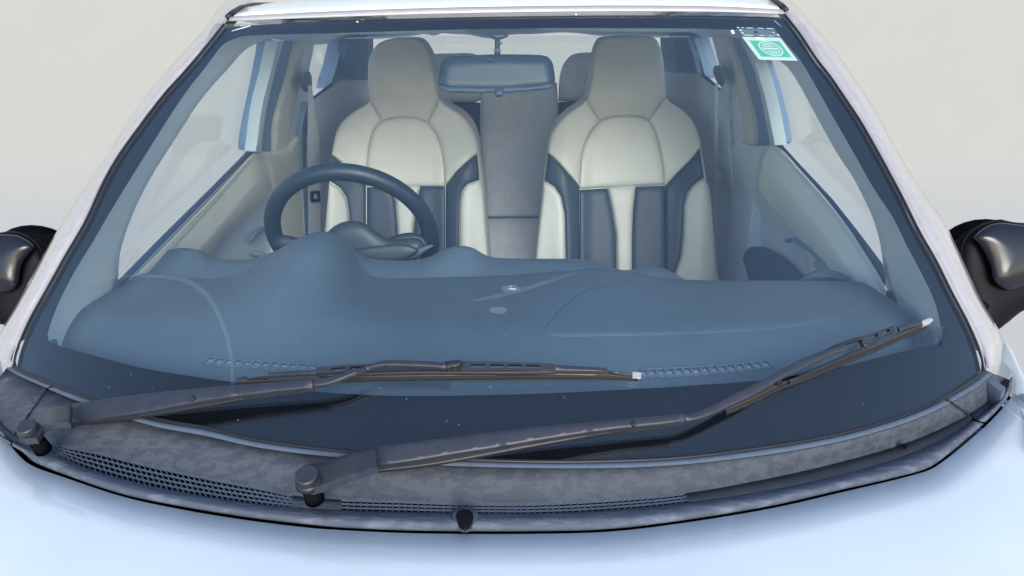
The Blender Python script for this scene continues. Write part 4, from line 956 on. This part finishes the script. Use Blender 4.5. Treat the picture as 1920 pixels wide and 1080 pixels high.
film('sticker', sub(0, 0, 1, 1), 0, 'stick')
film('sticker_print', sub(.12, .16, .90, .86), 1, 'green')
ring_f('sticker_ring', .515, .51, .29, .33, .14, 2, 'stick'); ring_f('sticker_ring', .515, .51, .21, .245, .10, 2, 'stick')
film('sticker_band', sub(.30, .47, .73, .54), 2.3, 'stick')
for (u0, v0, u1) in ((.40, .32, .60), (.37, .39, .65), (.38, .60, .66), (.41, .68, .62)): film('sticker_lettering', sub(u0, v0, u1, v0+.035), 2.3, 'stick')
film('sticker_tab', sub(.34, .02, .52, .13), 2, 'white')
# older clear film above, edged with broken white dashes
oq = lambda u, v: tuple(np.array((1381, 51))*(1-u)*(1-v)+np.array((1452, 53))*u*(1-v)+np.array((1391, 67))*(1-u)*v+np.array((1463, 69))*u*v)
def oldq(u0, v0, u1, v1): return [oq(u0, v0), oq((u0+u1)/2, v0), oq(u1, v0), oq(u1, v1), oq((u0+u1)/2, v1), oq(u0, v1)]
film('old_film', oldq(0, 0, 1, 1), -.6, 'smear')
for u0, v0, u1, v1 in ((0, 0, .05, .12), (.12, .02, .18, .08), (.25, .03, .42, .10), (.55, .03, .7, .09), (.78, .04, .95, .12), (.02, .3, .09, .45), (.03, .62, .09, .76), (.87, .45, .92, .58), (.94, .72, 1, .9), (.05, .9, .3, .98), (.45, .9, .6, .97), (.7, .92, .85, .98)):
    film('film_dash', oldq(u0, v0, u1, v1), 1.2, 'stick')
film('film_dot', oldq(.38, .42, .48, .64), 1.2, 'ink')
film('white_clip', [(1369.5, 57), (1375, 56.5), (1378, 63), (1373, 64)], .5, 'white')
# etched emblem and small print in the lower corner
def stroke(a, b, w_=1.0, m='ink', nm='etched_mark'):
    a, b = np.array(a, float), np.array(b, float); d = (b-a)/np.linalg.norm(b-a); n_ = np.array([-d[1], d[0]])*w_/2
    return film(nm, [tuple(a+n_), tuple(b+n_), tuple(b-n_), tuple(a-n_)], 1, m)
for a, b in (((1706, 593), (1711, 601)), ((1713, 592), (1718, 600)), ((1709, 597.5), (1715, 596)), ((1704, 594), (1717, 591)), ((1706, 601), (1719, 599))): stroke(a, b, 1.1)
random.seed(8)
for base_, n_ in (((1730, 625), 5), ((1724, 631), 6), ((1732, 636), 4)):
    x = base_[0]
    for k in range(n_):
        L_ = random.uniform(2, 4.5); y = base_[1]-(x-base_[0])*.28; stroke((x, y), (x+L_, y-L_*.28), 1.5); x += L_+1.3
for k in range(4):
    y = 629+k*4.2; stroke((1717.5+k*.7, y), (1721.5+k*.7, y-1), 1.3); stroke((1718+k*.7, y+1.8), (1721.5+k*.7, y+1), 1.0)
# pale streaks and smudges
def streak_strip(name, pts, w_, par=wind):
    c = crv(pts, 40); d = np.gradient(c, axis=0); d /= np.linalg.norm(d, axis=1)[:, None]; n_ = np.c_[-d[:, 1], d[:, 0]]
    ww = np.interp(np.linspace(0, 1, 40), np.linspace(0, 1, len(w_)), w_)[:, None]
    A, B = c+n_*ww, c-n_*ww
    rows = [[(lambda p: p+gnorm(p)*.0005)(gl(*q)) for q in X] for X in (A, c, B)]
    return grid(name, rows, 'smear', par)
streak_strip('pale_streak', [(172, 528), (230, 519), (290, 518), (340, 524), (375, 542), (400, 570), (418, 610), (430, 650), (435, 690), (436, 728)], [.8, 1.5, 3, 3.5, 4.5, 4.5, 3.5, 3, 2])
streak_strip('pale_streak', [(880, 566), (930, 556), (985, 542), (1040, 524), (1085, 510)], [1, 4, 4, 3, 1])
for c_ in ((935, 582), (958, 541)):
    flm = [(c_[0]+17*math.cos(a), c_[1]+6.5*math.sin(a)+random.uniform(-1, 1)) for a in np.linspace(0, 2*math.pi, 18, endpoint=False)]
    film('smudge', flm, 0, 'smear')
film('dried_splash', [(952, 541), (966, 541.3), (969, 543), (958, 543)], .8, 'stick')
for a, b in (((760, 108), (872, 168)), ((770, 140), (850, 160)), ((1283, 605), (1297, 618))): stroke(a, b, .7, 'smear', 'scratch')
# paint chips on the black band
for x, y in ((1080, 27), (670, 41)): film('paint_chip', [(x-2, y-1), (x+2, y-1), (x+1.5, y+1.5), (x-1.5, y+1)], .6, 'white')
